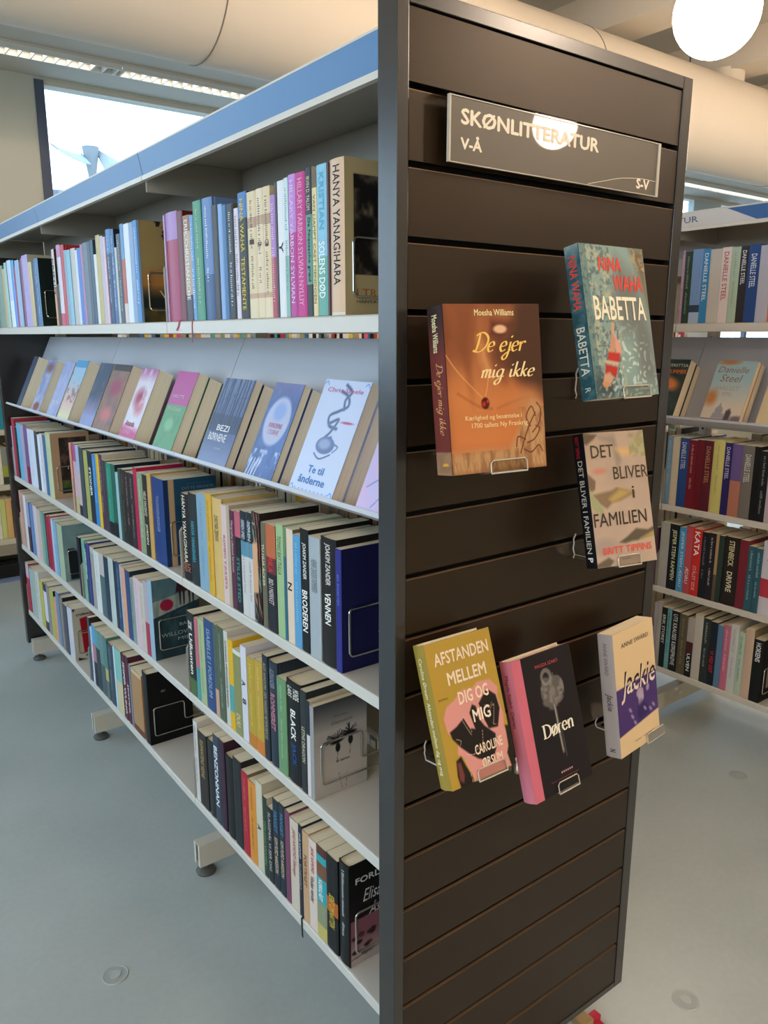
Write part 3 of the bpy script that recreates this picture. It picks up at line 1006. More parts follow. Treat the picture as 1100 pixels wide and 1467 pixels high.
ROWS={
'A1':[
(2.8952,3.0587,0.26,'8aa090'),
(2.8514,2.8952,0.243,'c8b184'),
(2.8058,2.8514,0.266,'a9cdc4'),
(2.7341,2.8058,0.271,'c9d6f0:.6,e4ecf8'),
(2.6771,2.7341,0.266,'4aa0da:.3,5f8fe0'),
(2.6523,2.6771,0.238,'a03050'),
(2.5796,2.6523,0.261,'a8bcdc'),
(2.556,2.5796,0.253,'2a3448'),
(2.5268,2.556,0.262,'9a5078'),
(2.4361,2.5268,0.27,'b8a8dc','m,e8e0f4'),
(2.3815,2.4361,0.24,'d8bd8a'),
(2.3441,2.3815,0.239,'30405a'),
(2.2818,2.3441,0.246,'4a7aa8','m,e8f0f8'),
(2.0335,2.0879,0.258,'e0d0c4:.5,e0a884','T,KRISTIN,2a2020,.12,.58'),
(1.9852,2.0335,0.267,'c884b0:.15,d8d0dc:.85,c8406a','m,8890a8'),
(1.9381,1.9852,0.263,'c03038'),
(1.9088,1.9381,0.243,'90a8b8'),
(1.8678,1.9088,0.241,'90c0d8'),
(1.8121,1.8678,0.242,'c0bcb4'),
(1.7849,1.8121,0.233,'dcdce8'),
(1.7506,1.7849,0.237,'5080d0'),
(1.7244,1.7506,0.245,'b080a8'),
(1.6769,1.7244,0.247,'707c88'),
(1.6483,1.6769,0.247,'48586a'),
(1.6168,1.6483,0.249,'34506a'),
(1.5893,1.6168,0.205,'e4e0d8'),
(1.549,1.5893,0.257,'c4b070'),
(1.5195,1.549,0.251,'c8b8c8'),
(1.5001,1.5195,0.247,'e0c0cc'),
(1.4527,1.5001,0.264,'5088b8:.25,24406c','m,f0f4ff'),
(1.4219,1.4527,0.261,'3a6494','m,e0e8f4'),
(1.4038,1.4219,0.209,'c4c4c0'),
(1.3682,1.4038,0.243,'38404c','m,c8d0d8'),
(1.3391,1.3682,0.266,'6090c0:.35,c05848:.8,d8c8c0'),
(1.2967,1.3391,0.263,'e0e4ec'),
(1.2637,1.2967,0.262,'8aa0c4'),
(1.234,1.2637,0.264,'4888c4','m,f4f8ff'),
(1.2155,1.234,0.262,'2c2a30','H'),
(1.0388,1.0573,0.253,'c0a0c8'),
(0.9653,1.0388,0.256,'b088c0:.25,a83c60','H'),
(0.9291,0.9653,0.252,'6a1c24'),
(0.8898,0.9291,0.238,'9c6848:.15,c0a890:.75,3a3840','T,ERIK CHRISTIANSCHE,f4f0ea,.04,.8'),
(0.8697,0.8898,0.235,'6898cc','m,f0f4ff'),
(0.8246,0.8697,0.262,'4a9070','m,d8d8b0'),
(0.7702,0.8246,0.262,'6a88b8:.62,46608c','H','m,f4f6fa'),
(0.7377,0.7702,0.242,'2c2628'),
(0.7166,0.7377,0.24,'88a8d8'),
(0.6976,0.7166,0.236,'3c6c98'),
(0.6638,0.6976,0.235,'26222a','m,e0e0e0'),
(0.6424,0.6621,0.223,'dcd0d8','m,605868'),
(0.6024,0.6424,0.25,'4878b0:.2,1c1a1c','T,NINA WÄHÄ  TESTAMENTE,e8c848,.05,.93'),
(0.5639,0.6024,0.246,'e0c8a0:.2,b89478:.28,e0c8a0:.8,c8a080:.84,e4d0ac','T,1,5a4848,.37,.41','m,6a5848'),
(0.5356,0.5639,0.247,'e4d0b0:.2,c0a080:.27,e4ccac:.8,c8a080:.84,e4d0ac','T,2,5a4848,.40,.44','m,6a5848'),
(0.5052,0.5356,0.247,'e0c8a0:.2,b89478:.28,e0c8a0:.8,c8a080:.84,e4d0ac','T,3,5a4848,.40,.45','m,6a5848'),
(0.4854,0.5052,0.228,'b080c0:.5,b04858','m,e8d0e0'),
(0.477,0.4854,0.249,'3a3438'),
(0.451,0.477,0.249,'e4e2e4','T,Y,303038,.44,.52'),
(0.435,0.451,0.251,'c8dcdc:.55,8ab8a8','m,688890'),
(0.4088,0.435,0.254,'c088d0:.4,b84090','T,HILLARY YARBON SYLVIAN,e8c8f0,.04,.9'),
(0.3746,0.4088,0.253,'c42c80','T,HILLARY YARBON SYLVIAN NYLLIY,f0a8d0,.04,.92'),
(0.3512,0.3746,0.257,'26242a:.31,5c9080:.78,26282c','T,IRVIN D. YALOM,d0c8b0,.06,.28','T,Da Nietzsche græd,202830,.33,.76'),
(0.3355,0.3512,0.22,'e4cf98','T,VAN LIAMPT CAST MENDOEN,8a7a50,.05,.9'),
(0.3027,0.3355,0.255,'88c0d8:.6,68a898','T,SOLENS DØD,eef8f8,.5,.88','T,KRISTIAN,68b0cc,.05,.42'),
(0.2958,0.3027,0.254,'584048'),
(0.2481,0.2958,0.257,'dcb898:.98,e0d0c0','H','T,HANYA YANAGIHARA,2c3440,.04,.8'),
],
'A3':[
(3.0259,3.0763,0.233,'b8a8b8'),
(2.9737,3.0259,0.273,'b03848'),
(2.9419,2.9737,0.236,'303038'),
(2.8609,2.9419,0.258,'70b0d0'),
(2.802,2.8609,0.256,'b0a4c0'),
(2.742,2.802,0.261,'7c5a8c:.7,802848'),
(2.6102,2.742,0.251,'d8dcec','m,9098b0'),
(2.5576,2.6102,0.252,'484c50'),
(2.5198,2.5576,0.242,'e4e4f0'),
(2.4782,2.5198,0.249,'d8d4d8','m,707078'),
(2.4233,2.4782,0.244,'3a6a98'),
(2.3489,2.4233,0.264,'c0c8a0'),
(2.0582,2.0854,0.258,'d89078'),
(2.0051,2.0582,0.261,'b05080:.25,d0a8b0:.75,c0b080'),
(1.9662,2.0051,0.259,'a8b4d0:.4,c8b0b0:.85,303038'),
(1.9198,1.9662,0.256,'404850'),
(1.8648,1.9198,0.251,'a8a860'),
(1.8107,1.8648,0.255,'1c2838','T,STONER,e8ece8,.22,.62'),
(1.7681,1.8107,0.249,'3888c8','m,b0d8e8'),
(1.7355,1.7681,0.254,'e0b828:.15,e0b828','m,e07828'),
(1.6992,1.7355,0.258,'503040','m,d8c8c0'),
(1.6643,1.6992,0.242,'3a3848'),
(1.6147,1.6643,0.239,'2c8a70:.82,101418','m,80c8a8'),
(1.5733,1.6147,0.241,'1e6050:.8,101418'),
(1.5464,1.5733,0.219,'a0bcc4'),
(1.5231,1.5464,0.234,'2c4c40'),
(1.484,1.5231,0.237,'24201f','m,907858'),
(1.4459,1.484,0.234,'241c1c','m,d09898'),
(1.4025,1.4459,0.235,'2a2224','m,b0a8a8'),
(1.3723,1.4025,0.258,'b81848'),
(1.328,1.3723,0.247,'8a9a78','m,e0e4d0'),
(1.289,1.328,0.247,'2a2420','T,HELLE VINCENTZ,e8dcc0,.2,.5','T,JORDEN,e8dcc0,.6,.85'),
(1.2581,1.289,0.257,'c89c58'),
(1.1631,1.2581,0.251,'1c3c78','H','T,TOVE DITLEVSEN ERINDRINGER,8898b8,.2,.62'),
(0.9968,1.0838,0.237,'141214','T,HANYA YANAGIHARA,e8dcc4,.02,.8','S,ET LILLE LIV,c07860,.8,.9'),
(0.9383,0.9968,0.246,'222a2e','T,HANYA YANAGIHARA,48a8b8,.3,.75'),
(0.8822,0.9383,0.255,'88a8bc','m,6888a0'),
(0.8489,0.8822,0.262,'d8a838','m,a07828'),
(0.7946,0.8489,0.259,'d8b470','T,DOROTHEA ZEEMANN,4a3c28,.17,.42'),
(0.7655,0.7946,0.249,'dcc0bc','T,ROMEO Y JULIETA,b84858,.3,.85'),
(0.7483,0.7655,0.252,'b8a890'),
(0.7228,0.7483,0.243,'582840','T,Margrethe Lillelund Sørensen,e0b8c0,.1,.62'),
(0.6928,0.7228,0.246,'c06070:.25,181c20','T,STILLE STED,58908c,.45,.9'),
(0.6607,0.6928,0.252,'1a2630:.28,5890a8:.42,d0ccc8','T,SØREN SMED,b8c8d0,.08,.26','m,907870'),
(0.6329,0.6607,0.254,'1a2630:.28,5890a8:.42,d0ccc8','T,SØREN,b8c8d0,.08,.26','m,907870'),
(0.593,0.6329,0.261,'F'),
(0.571,0.593,0.244,'6c6450','T,TU HUA ACKER,d8d0b0,.2,.6'),
(0.5273,0.571,0.245,'c06840:.3,6a2c30:.45,1c1a24','T,RILA,d03830,.3,.44','T,BID I MØRKET,c8b8b0,.5,.74'),
(0.4931,0.5248,0.254,'a0bc88','T,TOMAS BAY TULLA,586848,.1,.44'),
(0.4805,0.4931,0.251,'6a8a60:.25,2c6478'),
(0.4526,0.4805,0.252,'e4ccb4','T,N,302c30,.46,.53'),
(0.423,0.4526,0.245,'5c9cc8','m,88c8e0'),
(0.3897,0.423,0.264,'14100f','T,JOAKIM ZANDER,e4e0d8,.11,.4','T,BRODEREN,f4f0e8,.49,.83'),
(0.3472,0.3897,0.255,'a8b0b4','T,HENRIK ZANDER SVØMMEREN,707878,.18,.45'),
(0.2923,0.3472,0.263,'1c1614','T,JOAKIM ZANDER,d8d4cc,.04,.36','T,VENNEN,f4f0e8,.42,.67'),
(0.272,0.2923,0.25,'282c80','T,en intervju,6878c8,.2,.45'),
],
'A4':[
(3.0243,3.0597,0.156,'c8a880'),
(2.9893,3.0243,0.267,'d0a090'),
(2.948,2.9893,0.263,'c89890','m,503838'),
(2.9008,2.948,0.26,'dddad8'),
(2.8479,2.9008,0.238,'a0a0c0:.5,483040'),
(2.7797,2.8479,0.24,'6888b8'),
(2.7171,2.7797,0.242,'d4c4c4'),
(2.6503,2.7171,0.237,'d0b4ac'),
(2.6064,2.6503,0.24,'8aa898'),
(2.5634,2.6064,0.238,'609088'),
(2.501,2.5634,0.231,'a02840'),
(2.4666,2.501,0.242,'b03050'),
(2.4339,2.4666,0.237,'a8c8d4'),
(2.3889,2.4339,0.234,'88a8cc'),
(2.2987,2.3889,0.234,'a8b898'),
(2.0332,2.0935,0.236,'10161e'),
(1.9955,2.0332,0.24,'80b098','m,204838'),
(1.9696,1.9955,0.232,'2a4a58','T,LARSEN MØLLER,e8ecec,.1,.6'),
(1.9381,1.9696,0.24,'3c3c88'),
(1.8866,1.9381,0.234,'c0b8a8:.1,a09c90'),
(1.8278,1.8866,0.23,'d8d8d4','m,889098'),
(1.7746,1.8278,0.235,'c0b8b0:.35,50686c'),
(1.7238,1.7746,0.232,'24384c'),
(1.67,1.7238,0.243,'c0c8c0','m,a0a8a0'),
(1.6384,1.67,0.241,'182c44'),
(1.6039,1.6384,0.246,'284468','m,90b0c8'),
(1.5851,1.6039,0.242,'b8b4b0'),
(1.553,1.5851,0.239,'e0a080'),
(1.5083,1.553,0.238,'2c4878'),
(1.4737,1.5083,0.22,'8c9c90','m,183828'),
(1.4223,1.4737,0.234,'d8bcc4','m,c090a0'),
(1.3841,1.4223,0.231,'ccc0b0','m,a89888'),
(1.3479,1.3841,0.243,'b8a8b0:.55,a83050'),
(1.3108,1.3479,0.257,'98b4c4'),
(0.9988,1.0612,0.243,'1c2018:.8,50683c','T,ZE,f0ece0,.1,.2','T,Udkanten,f0ece4,.25,.75'),
(0.9736,0.9988,0.237,'c06878:.6,48989c'),
(0.9345,0.9736,0.244,'a8b888','m,78885c'),
(0.8766,0.9345,0.256,'2c4878','T,ISABELLE I FORDUM,a0b8d0,.1,.85'),
(0.8562,0.8766,0.256,'4c5c50:.7,d0a080'),
(0.8137,0.8562,0.259,'505c48','m,b0b8a8'),
(0.7914,0.8137,0.259,'d0ccc0','T,SUSANNA MENNESKEJÆGEREN,282828,.1,.8'),
(0.7644,0.7914,0.243,'e0b020:.5,58a0a0:.8,e0b020'),
(0.7222,0.7644,0.226,'d8d8c8:.05,8c8c58','T,DUU,e8c898,.75,.9'),
(0.6917,0.7222,0.25,'d8d4dc','T,A,303038,.36,.42','T,8,303038,.55,.61'),
(0.6497,0.6891,0.232,'b89a30:.85,c07828','m,e0cc80'),
(0.6095,0.6497,0.238,'c09c38:.85,d07828','m,e0cc80'),
(0.5824,0.6095,0.264,'242a30','T,ALEX AHNDORIL DEN MAGISKE METEMORFOSE,b0a890,.07,.8'),
(0.5418,0.5824,0.26,'2a3440','H','T,ALEXANDER,8890a0,.07,.25','T,ROMMERET,c88090,.3,.65'),
(0.5006,0.5418,0.234,'6c9468','m,a8c8a0'),
(0.4388,0.5006,0.245,'121212','S,LARS MUNDE,e0dcd0,.06,.16','T,BLACK,f4f0e8,.27,.57','T,JACK,2858a0,.6,.82','H'),
(0.4134,0.4388,0.241,'282e30','T,LETHS DRAGON,c8c0a0,.35,.7'),
(0.3997,0.4134,0.225,'1c2430:.35,d8ccc8'),
(0.3845,0.3997,0.219,'9a9a9a'),
],
'A5':[
(2.9901,3.0543,0.245,'d0b8bc:.3,b83848'),
(2.9277,2.9901,0.236,'a0b4b4'),
(2.8655,2.9277,0.237,'b0b8a8'),
(2.7972,2.8655,0.249,'d0ccc8','m,504c48'),
(2.7346,2.7972,0.222,'c0b858'),
(2.6689,2.7346,0.221,'403448:.15,d8d4dc:.8,403448'),
(2.6144,2.6689,0.232,'90888c'),
(2.5474,2.6144,0.227,'b8b050'),
(2.508,2.5474,0.203,'d89c80'),
(2.4562,2.508,0.242,'7888a8'),
(2.4077,2.4562,0.234,'888478'),
(2.3468,2.4077,0.217,'504c58'),
(2.2635,2.3468,0.225,'c8c8d0'),
(2.021,2.0557,0.262,'2a5060'),
(1.9982,2.021,0.23,'d8d0d8','m,606068'),
(1.9585,1.9982,0.248,'50a0d0:.3,b07880:.6,20303a'),
(1.9097,1.9585,0.241,'5a9898:.3,303c40'),
(1.8564,1.9097,0.242,'688888:.5,485c60'),
(1.8203,1.8564,0.243,'508078:.5,c0b070:.7,586868'),
(1.7496,1.8203,0.233,'384858','m,b0b8c0'),
(1.7306,1.7496,0.243,'c0dce0'),
(1.664,1.7306,0.244,'88bcb0:.5,d0c098'),
(1.6166,1.664,0.243,'581c30','T,JESPER WUNG,e8d8dc,.1,.9'),
(1.5892,1.6166,0.249,'501c30','T,JESPER,e8d8dc,.4,.85'),
(1.5671,1.5892,0.228,'787c84'),
(1.4683,1.5671,0.225,'d0b48c:.06,b08458:.9,6a3820'),
(1.414,1.4624,0.25,'14120f','H'),
(1.0193,1.0562,0.251,'d4ccc4','m,706860'),
(0.9599,1.0193,0.232,'2c241e','T,ELEFANTENS VIDNE,c8a868,.1,.6'),
(0.914,0.9599,0.232,'26282a'),
(0.8784,0.914,0.265,'34424e','T,BENZONNAN,e8ecf0,.12,.8'),
(0.8437,0.8784,0.266,'3a1c30'),
(0.7933,0.8437,0.239,'161616'),
(0.7467,0.7933,0.254,'1e2020'),
(0.7102,0.7467,0.237,'b01c30','m,e08890'),
(0.6691,0.7102,0.229,'d88c34','m,9c6020'),
(0.6358,0.6691,0.247,'ccc4ac','T,A,303030,.48,.54'),
(0.6119,0.6343,0.221,'263c30','T,DEN DAG KANTEN,78a068,.3,.85'),
(0.5829,0.6119,0.204,'1e2022','T,SLAGSMÅL VI SER DIG,c8c8c8,.06,.85'),
(0.5518,0.5829,0.242,'1c2a34','T,FANGET,5888b0,.12,.36','T,KIM FUPZ AAKESON,e0c8a8,.42,.82'),
(0.5245,0.5518,0.245,'1c2a34','T,FANGET,5888b0,.1,.34','T,KIM FUPZ AAKESON,e0c8a8,.4,.8'),
(0.5017,0.5245,0.241,'7a4058'),
(0.4631,0.5017,0.235,'d0c0ac','T,JANE AAMUND Silkevejen,b86060,.1,.62'),
(0.4462,0.4631,0.237,'1c2430','T,JANE AAMUND,c0c8d0,.08,.36','T,KLINKEVALS,90989c,.42,.7'),
(0.4191,0.4462,0.232,'c8a078','T,PORTRAET,8a5c40,.25,.6'),
(0.3858,0.4191,0.229,'dcc8b8','T,JANE AAMUND,c05860,.08,.36','T,Vinden vender,705860,.4,.7'),
(0.3462,0.3858,0.231,'5a3028:.09,30a0a8:.17,7a5038:.33,30a0a8:.6,8a9070:.85,c0b060','T,KØBSLÅET,f0f0e8,.35,.58'),
(0.301,0.3462,0.233,'16181a:.45,b86020:.6,16181a','T,SENT OM NATTEN,d8c050,.4,.75'),
(0.2593,0.2985,0.245,'161c1a','H','m,e0e0e0'),
],
'B1':[
(0.8248,0.8511,0.259,'b088a8','m,e0c0d8'),
(0.7957,0.8248,0.254,'28402c','m,90a090'),
(0.7547,0.7957,0.259,'7898c8:.75,304058:.85,a8bcd8'),
(0.7256,0.7547,0.258,'3888c0','T,DANIELLE STEEL,e8f0f8,.06,.7'),
(0.6824,0.7256,0.254,'c8c0b8'),
(0.6463,0.6824,0.257,'e4d4d0','T,DANIELLE STEEL,b05058,.06,.7'),
(0.6132,0.6463,0.255,'b0c4b0','m,889c90'),
(0.5837,0.6132,0.256,'302c30','T,DANIELLE STEEL,e8e8ec,.06,.5'),
(0.5431,0.5837,0.258,'284a88','T,DANIELLE STEEL,e0e8f4,.12,.55'),
(0.5,0.5431,0.252,'b8b8c8'),
(0.4689,0.5,0.248,'d0ccd8:.6,e07848'),
],
'B3':[
(0.8134,0.8464,0.267,'7898b0','m,a8c0d0'),
(0.7834,0.8134,0.265,'d4c4a8'),
(0.7458,0.7834,0.265,'284a88','T,DANIELLE STEEL,d0d8e8,.06,.45'),
(0.7112,0.7458,0.261,'781828','m,d8a8a0'),
(0.6821,0.7112,0.265,'6c1420'),
(0.6482,0.6821,0.265,'5c1c2c','T,DANIELLE STEEL,c08858,.08,.6'),
(0.6017,0.6482,0.272,'d4c878','m,a09858'),
(0.573,0.6017,0.266,'2c2460','T,DANIELLE STEEL,d0c8e8,.06,.5'),
(0.5327,0.573,0.264,'6c5890:.5,b87860'),
(0.4906,0.5327,0.264,'787068','T,DANIELLE STEEL,d8d8d4,.12,.5'),
(0.4674,0.4906,0.264,'141414'),
(0.4356,0.4674,0.251,'181a1c','m,a0a0a0'),
(0.402,0.4356,0.265,'c0b0b8'),
],
'B4':[
(0.8401,0.8596,0.237,'583040'),
(0.7963,0.8401,0.263,'b0aca8','m,c8c060'),
(0.7532,0.7963,0.263,'141618','T,JESPER STEIN RAMPEN,e8e4b8,.08,.85'),
(0.7244,0.7532,0.258,'50a0d0','T,JESPER STEIN ÆDRU,d8e8f4,.06,.92'),
(0.6959,0.7244,0.269,'c85058','T,ÆDRU,f0d8d8,.6,.85'),
(0.6588,0.6959,0.264,'d83028','T,KATA,f8f0ec,.04,.4','T,STÅLET SIDE,e8a8a0,.55,.92'),
(0.6313,0.6588,0.258,'1c1c20','m,808088'),
(0.6016,0.6313,0.26,'241a20','m,c8c8c8'),
(0.5899,0.6016,0.261,'b09068:.6,60503c'),
(0.5685,0.5899,0.258,'2c3c30'),
(0.5083,0.5685,0.26,'281c18','T,STEINBECK,d8cfa0,.05,.42','T,DRIVRE,e0d8b8,.5,.8'),
(0.4759,0.5083,0.259,'782430'),
(0.4484,0.4759,0.243,'305c68','m,a0c0c8'),
(0.4233,0.4484,0.241,'305c68','m,a0c0c8'),
(0.3646,0.4233,0.272,'d8d0d8:.5,c03848:.75,d8d0d8','T,DEN,303040,.05,.25'),
],
'B5':[
(0.8204,0.837,0.265,'a8a0a8'),
(0.8017,0.8204,0.27,'b0a8a0'),
(0.7764,0.8017,0.254,'181c1c','T,ERIK STOREY,d0d4c8,.12,.6'),
(0.7571,0.7764,0.256,'70a8ac','m,305058'),
(0.7207,0.7571,0.252,'181818','T,UTE KRAUSES KØREPRØVE,e0e0e0,.05,.9'),
(0.6852,0.7207,0.249,'605840','m,a08868'),
(0.6565,0.6852,0.242,'b0a8a0:.4,4c1c1c:.6,141414','T,ULVEN,e8e8e8,.6,.9'),
(0.6206,0.6565,0.267,'c8c0b4'),
(0.591,0.6206,0.261,'2c3430','m,a8b0a8'),
(0.561,0.591,0.256,'1c242c','T,VI VED DET,c82838,.45,.8'),
(0.5366,0.561,0.251,'6080a0'),
(0.5096,0.5366,0.259,'c87088','m,f0c0cc'),
(0.4789,0.5096,0.27,'d0d0cc','m,a0a0a0'),
(0.4533,0.4789,0.249,'b8ccb8','m,4a8868'),
(0.4195,0.4533,0.271,'d0b49c'),
(0.3817,0.4195,0.241,'181818','T,HORSENS,e8e8e8,.05,.35'),
],
}
# ------------------------------------------------------------------ books
def book_cover(t, h, d, bands, cover, back=None, hard=False):
    """case of a book: spine at x=0 facing -X, front board at y=0 facing -Y, back board at y=t"""
    e = .0024 if hard else .0007
    bl = min(.0035, t * .12) if hard else min(.0012, t * .05)
    ns = 6
    O, I = [], []
    def sp(y):
        return bl * ((2 * y / t - 1) ** 2) if hard else bl * abs(2 * y / t - 1) ** 6
    O.append((d, 0)); I.append((d, e))
    if hard:
        O += [(.012, 0), (.0085, .0012), (.005, 0)]
        I += [(.012, e), (.0085, .0012 + e), (.005, e)]
    n0 = len(O) - 1
    for k in range(ns + 1):
        y = t * k / ns
        O.append((sp(y), y))
        I.append((sp(y) + e, min(max(y, e), t - e)))
    n1 = len(O) - 1
    if hard:
        O += [(.005, t), (.0085, t - .0012), (.012, t)]
        I += [(.005, t - e), (.0085, t - .0012 - e), (.012, t - e)]
    O.append((d, t)); I.append((d, t - e))
    m = MB()
    # levels from the top
    zs, cs = [h], []
    for f_, c_ in bands:
        zs.append(h * (1 - f_)); cs.append(srgb(c_))
    zs[-1] = 0
    n = len(O)
    for z in zs:
        m.v += [(x, y, z) for x, y in O]
    cf, cb = srgb(cover), srgb(back or cover)
    for L in range(len(zs) - 1):
        for i in range(n - 1):
            a = L * n + i
            m.f.append((a, a + 1, a + n + 1, a + n))
            m.c.append(cf if i < n0 + 1 else (cb if i >= n1 else cs[L]))
    bi = len(m.v)
    m.v += [(x, y, h) for x, y in I] + [(x, y, 0) for x, y in I]
    lb = (len(zs) - 1) * n
    for i in range(n - 1):
        m.f.append((bi + i, bi + n + i, bi + n + i + 1, bi + i + 1)); m.c.append(srgb('d8d0c0'))
        cc = cf if i < n0 + 1 else (cb if i >= n1 else cs[0])
        m.f.append((i, bi + i, bi + i + 1, i + 1)); m.c.append(cc)
        m.f.append((lb + i, lb + i + 1, bi + n + i + 1, bi + n + i)); m.c.append(cc)
    for i in (0, n - 1):
        q = (i, lb + i, bi + n + i, bi + i)
        m.f.append(q if i == 0 else q[::-1]); m.c.append(cf if i == 0 else cb)
    return m, sp

def parse_bands(s):
    out = []
    for p in s.split(','):
        if ':' in p:
            c, f_ = p.split(':'); out.append((float(f_), c))
        else:
            out.append((1.0, p))
    return out

FLORAL = None
def make_book(root, t, h, d, bands, cover=None, hard=False, texts=(), m=None, page_in=None, back=None):
    m = m or M_film
    if cover is None:
        pr_ = 0; best = -1
        for f_, c_ in bands:
            if f_ - pr_ > best:
                best, cover = f_ - pr_, c_
            pr_ = f_
    cm, sp = book_cover(t, h, d, bands, cover, back, hard)
    co = cm.build('cover', m, root)
    e = .0026 if hard else .0009
    iz = .003 if hard else .0004
    xi = (.0035 if hard else .0015) + .0015
    pb = MB().box(xi, d - (.004 if hard else .0006), e, t - e, iz, h - iz)
    pb.build('page_block', M_page, root)
    if texts:
        pr = Print()
        for tx in texts:
            kind = tx[0]
            if kind == 'T' or kind == 'S':
                _, s, c, a, b, *w = tx
                L = (b - a) * h
                wd = t * (w[0] if w else .5)
                bold = .02 if len(s) < 14 else .008
                lines = [s] if kind == 'T' else s.split()
                nl = len(lines)
                for q, ln in enumerate(lines):
                    g = glyphs(ln, bold)
                    LL = L if kind == 'T' else L
                    wl = wd if nl == 1 else t * .7 / nl
                    wl = min(wl, .021)
                    # glyph tops point to -Y (viewer's right); text runs down
                    yb = t / 2 + wl / 2 + ((nl - 1) / 2 - q) * wl * -1.25 * -1 if nl > 1 else t / 2 + wl / 2
                    pr.put(g, (0, yb, h * (1 - a)), (0, 0, -1), (0, -1, 0), LL, wl, c,
                           bend=lambda p: Vector((sp(min(max(p.y, 0), t)) - .0005, p.y, p.z)))
            elif kind == 'm':
                rs = random.Random(int(h * 1e5) + int(t * 1e5))
                c = tx[1]
                z = h * .93
                stop = h * (.12 + .2 * rs.random())
                brk = h * (.45 + .2 * rs.random())
                wl = min(t * .42, .009)
                while z > stop:
                    l_ = rs.uniform(.0018, .0036)
                    if abs(z - brk) > .008:
                        hh = wl * rs.choice((.65, .65, .8, 1))
                        pr.rect((0, t / 2 + wl / 2, z), (0, 0, -1), (0, -1, 0), l_ * .55, hh, c,
                                bend=lambda p: Vector((sp(min(max(p.y, 0), t)) - .0005, p.y, p.z)))
                    z -= l_ + .0012 + (.003 if rs.random() < .15 else 0)
        if pr.v:
            pr.build('spine_print', M_matt, root)['kind'] = 'stuff'
    return co

CN = [('black', '14120f'), ('charcoal', '303438'), ('grey', '8a8a88'), ('light grey', 'b8bcc0'), ('white', 'e2e0e2'), ('cream', 'd6c8ae'), ('tan', 'c8a078'), ('brown', '6a4830'),
      ('dark brown', '2a2018'), ('red', 'b8262c'), ('crimson', 'b01c48'), ('maroon', '601c28'), ('salmon', 'd89078'), ('orange', 'd88034'), ('gold', 'c09838'), ('yellow', 'e0b828'),
      ('pale yellow', 'd4c878'), ('olive', '8c8c58'), ('sage green', '8a9a78'), ('pale green', 'a8b898'), ('green', '4a9070'), ('dark green', '28402c'), ('teal', '306068'), ('mint', 'b0ccb8'),
      ('aqua', '70b0b8'), ('light blue', '88b0d0'), ('blue', '3c78b0'), ('steel blue', '6888b0'), ('dark blue', '28487c'), ('navy', '1c2840'), ('indigo', '303088'), ('lavender', 'b8a8dc'),
      ('mauve', 'b080a8'), ('plum', '502840'), ('magenta', 'c42c80'), ('pink', 'd88aa8'), ('pale pink', 'd8bcc4'), ('slate grey', '50606c')]
CNR = [(n, [int(c[i:i + 2], 16) for i in (0, 2, 4)]) for n, c in CN]
def cname(h_):
    c = [int(h_[i:i + 2], 16) for i in (0, 2, 4)]
    return min(CNR, key=lambda q: sum((a - b) ** 2 for a, b in zip(q[1], c)))[0]
ORD = ['', 'first', 'second', 'third', 'fourth', 'fifth', 'sixth', 'seventh', 'eighth', 'ninth', 'tenth', 'eleventh', 'twelfth', 'thirteenth', 'fourteenth', 'fifteenth', 'sixteenth',
       'seventeenth', 'eighteenth', 'nineteenth', 'twentieth', 'twenty-first', 'twenty-second', 'twenty-third', 'twenty-fourth', 'twenty-fifth', 'twenty-sixth', 'twenty-seventh', 'twenty-eighth', 'twenty-ninth']

def floral_spine(root, t, h):
    A = grid(180, 24, '241814')
    rs = random.Random(4)
    for k in range(34):
        cx, cy = rs.random(), rs.random()
        c = rs.choice(['d0583c', '7a9478', 'd8a884', '9a9a94', 'c87060', '5c7458'])
        ell(A, cx, cy, rs.uniform(.12, .32), rs.uniform(.008, .022), c, .3, rs.uniform(0, 90))
    pol(A, [(.0, .28), (.62, .26), (.62, .72), (.0, .74)], 'd8a47c')
    o = painted('spine_print', A, t * .94, h - .004, M_matt, root)
    o.rotation_euler = (0, 0, R(-90))
    o.location = (-.0002, t * .97, .002)

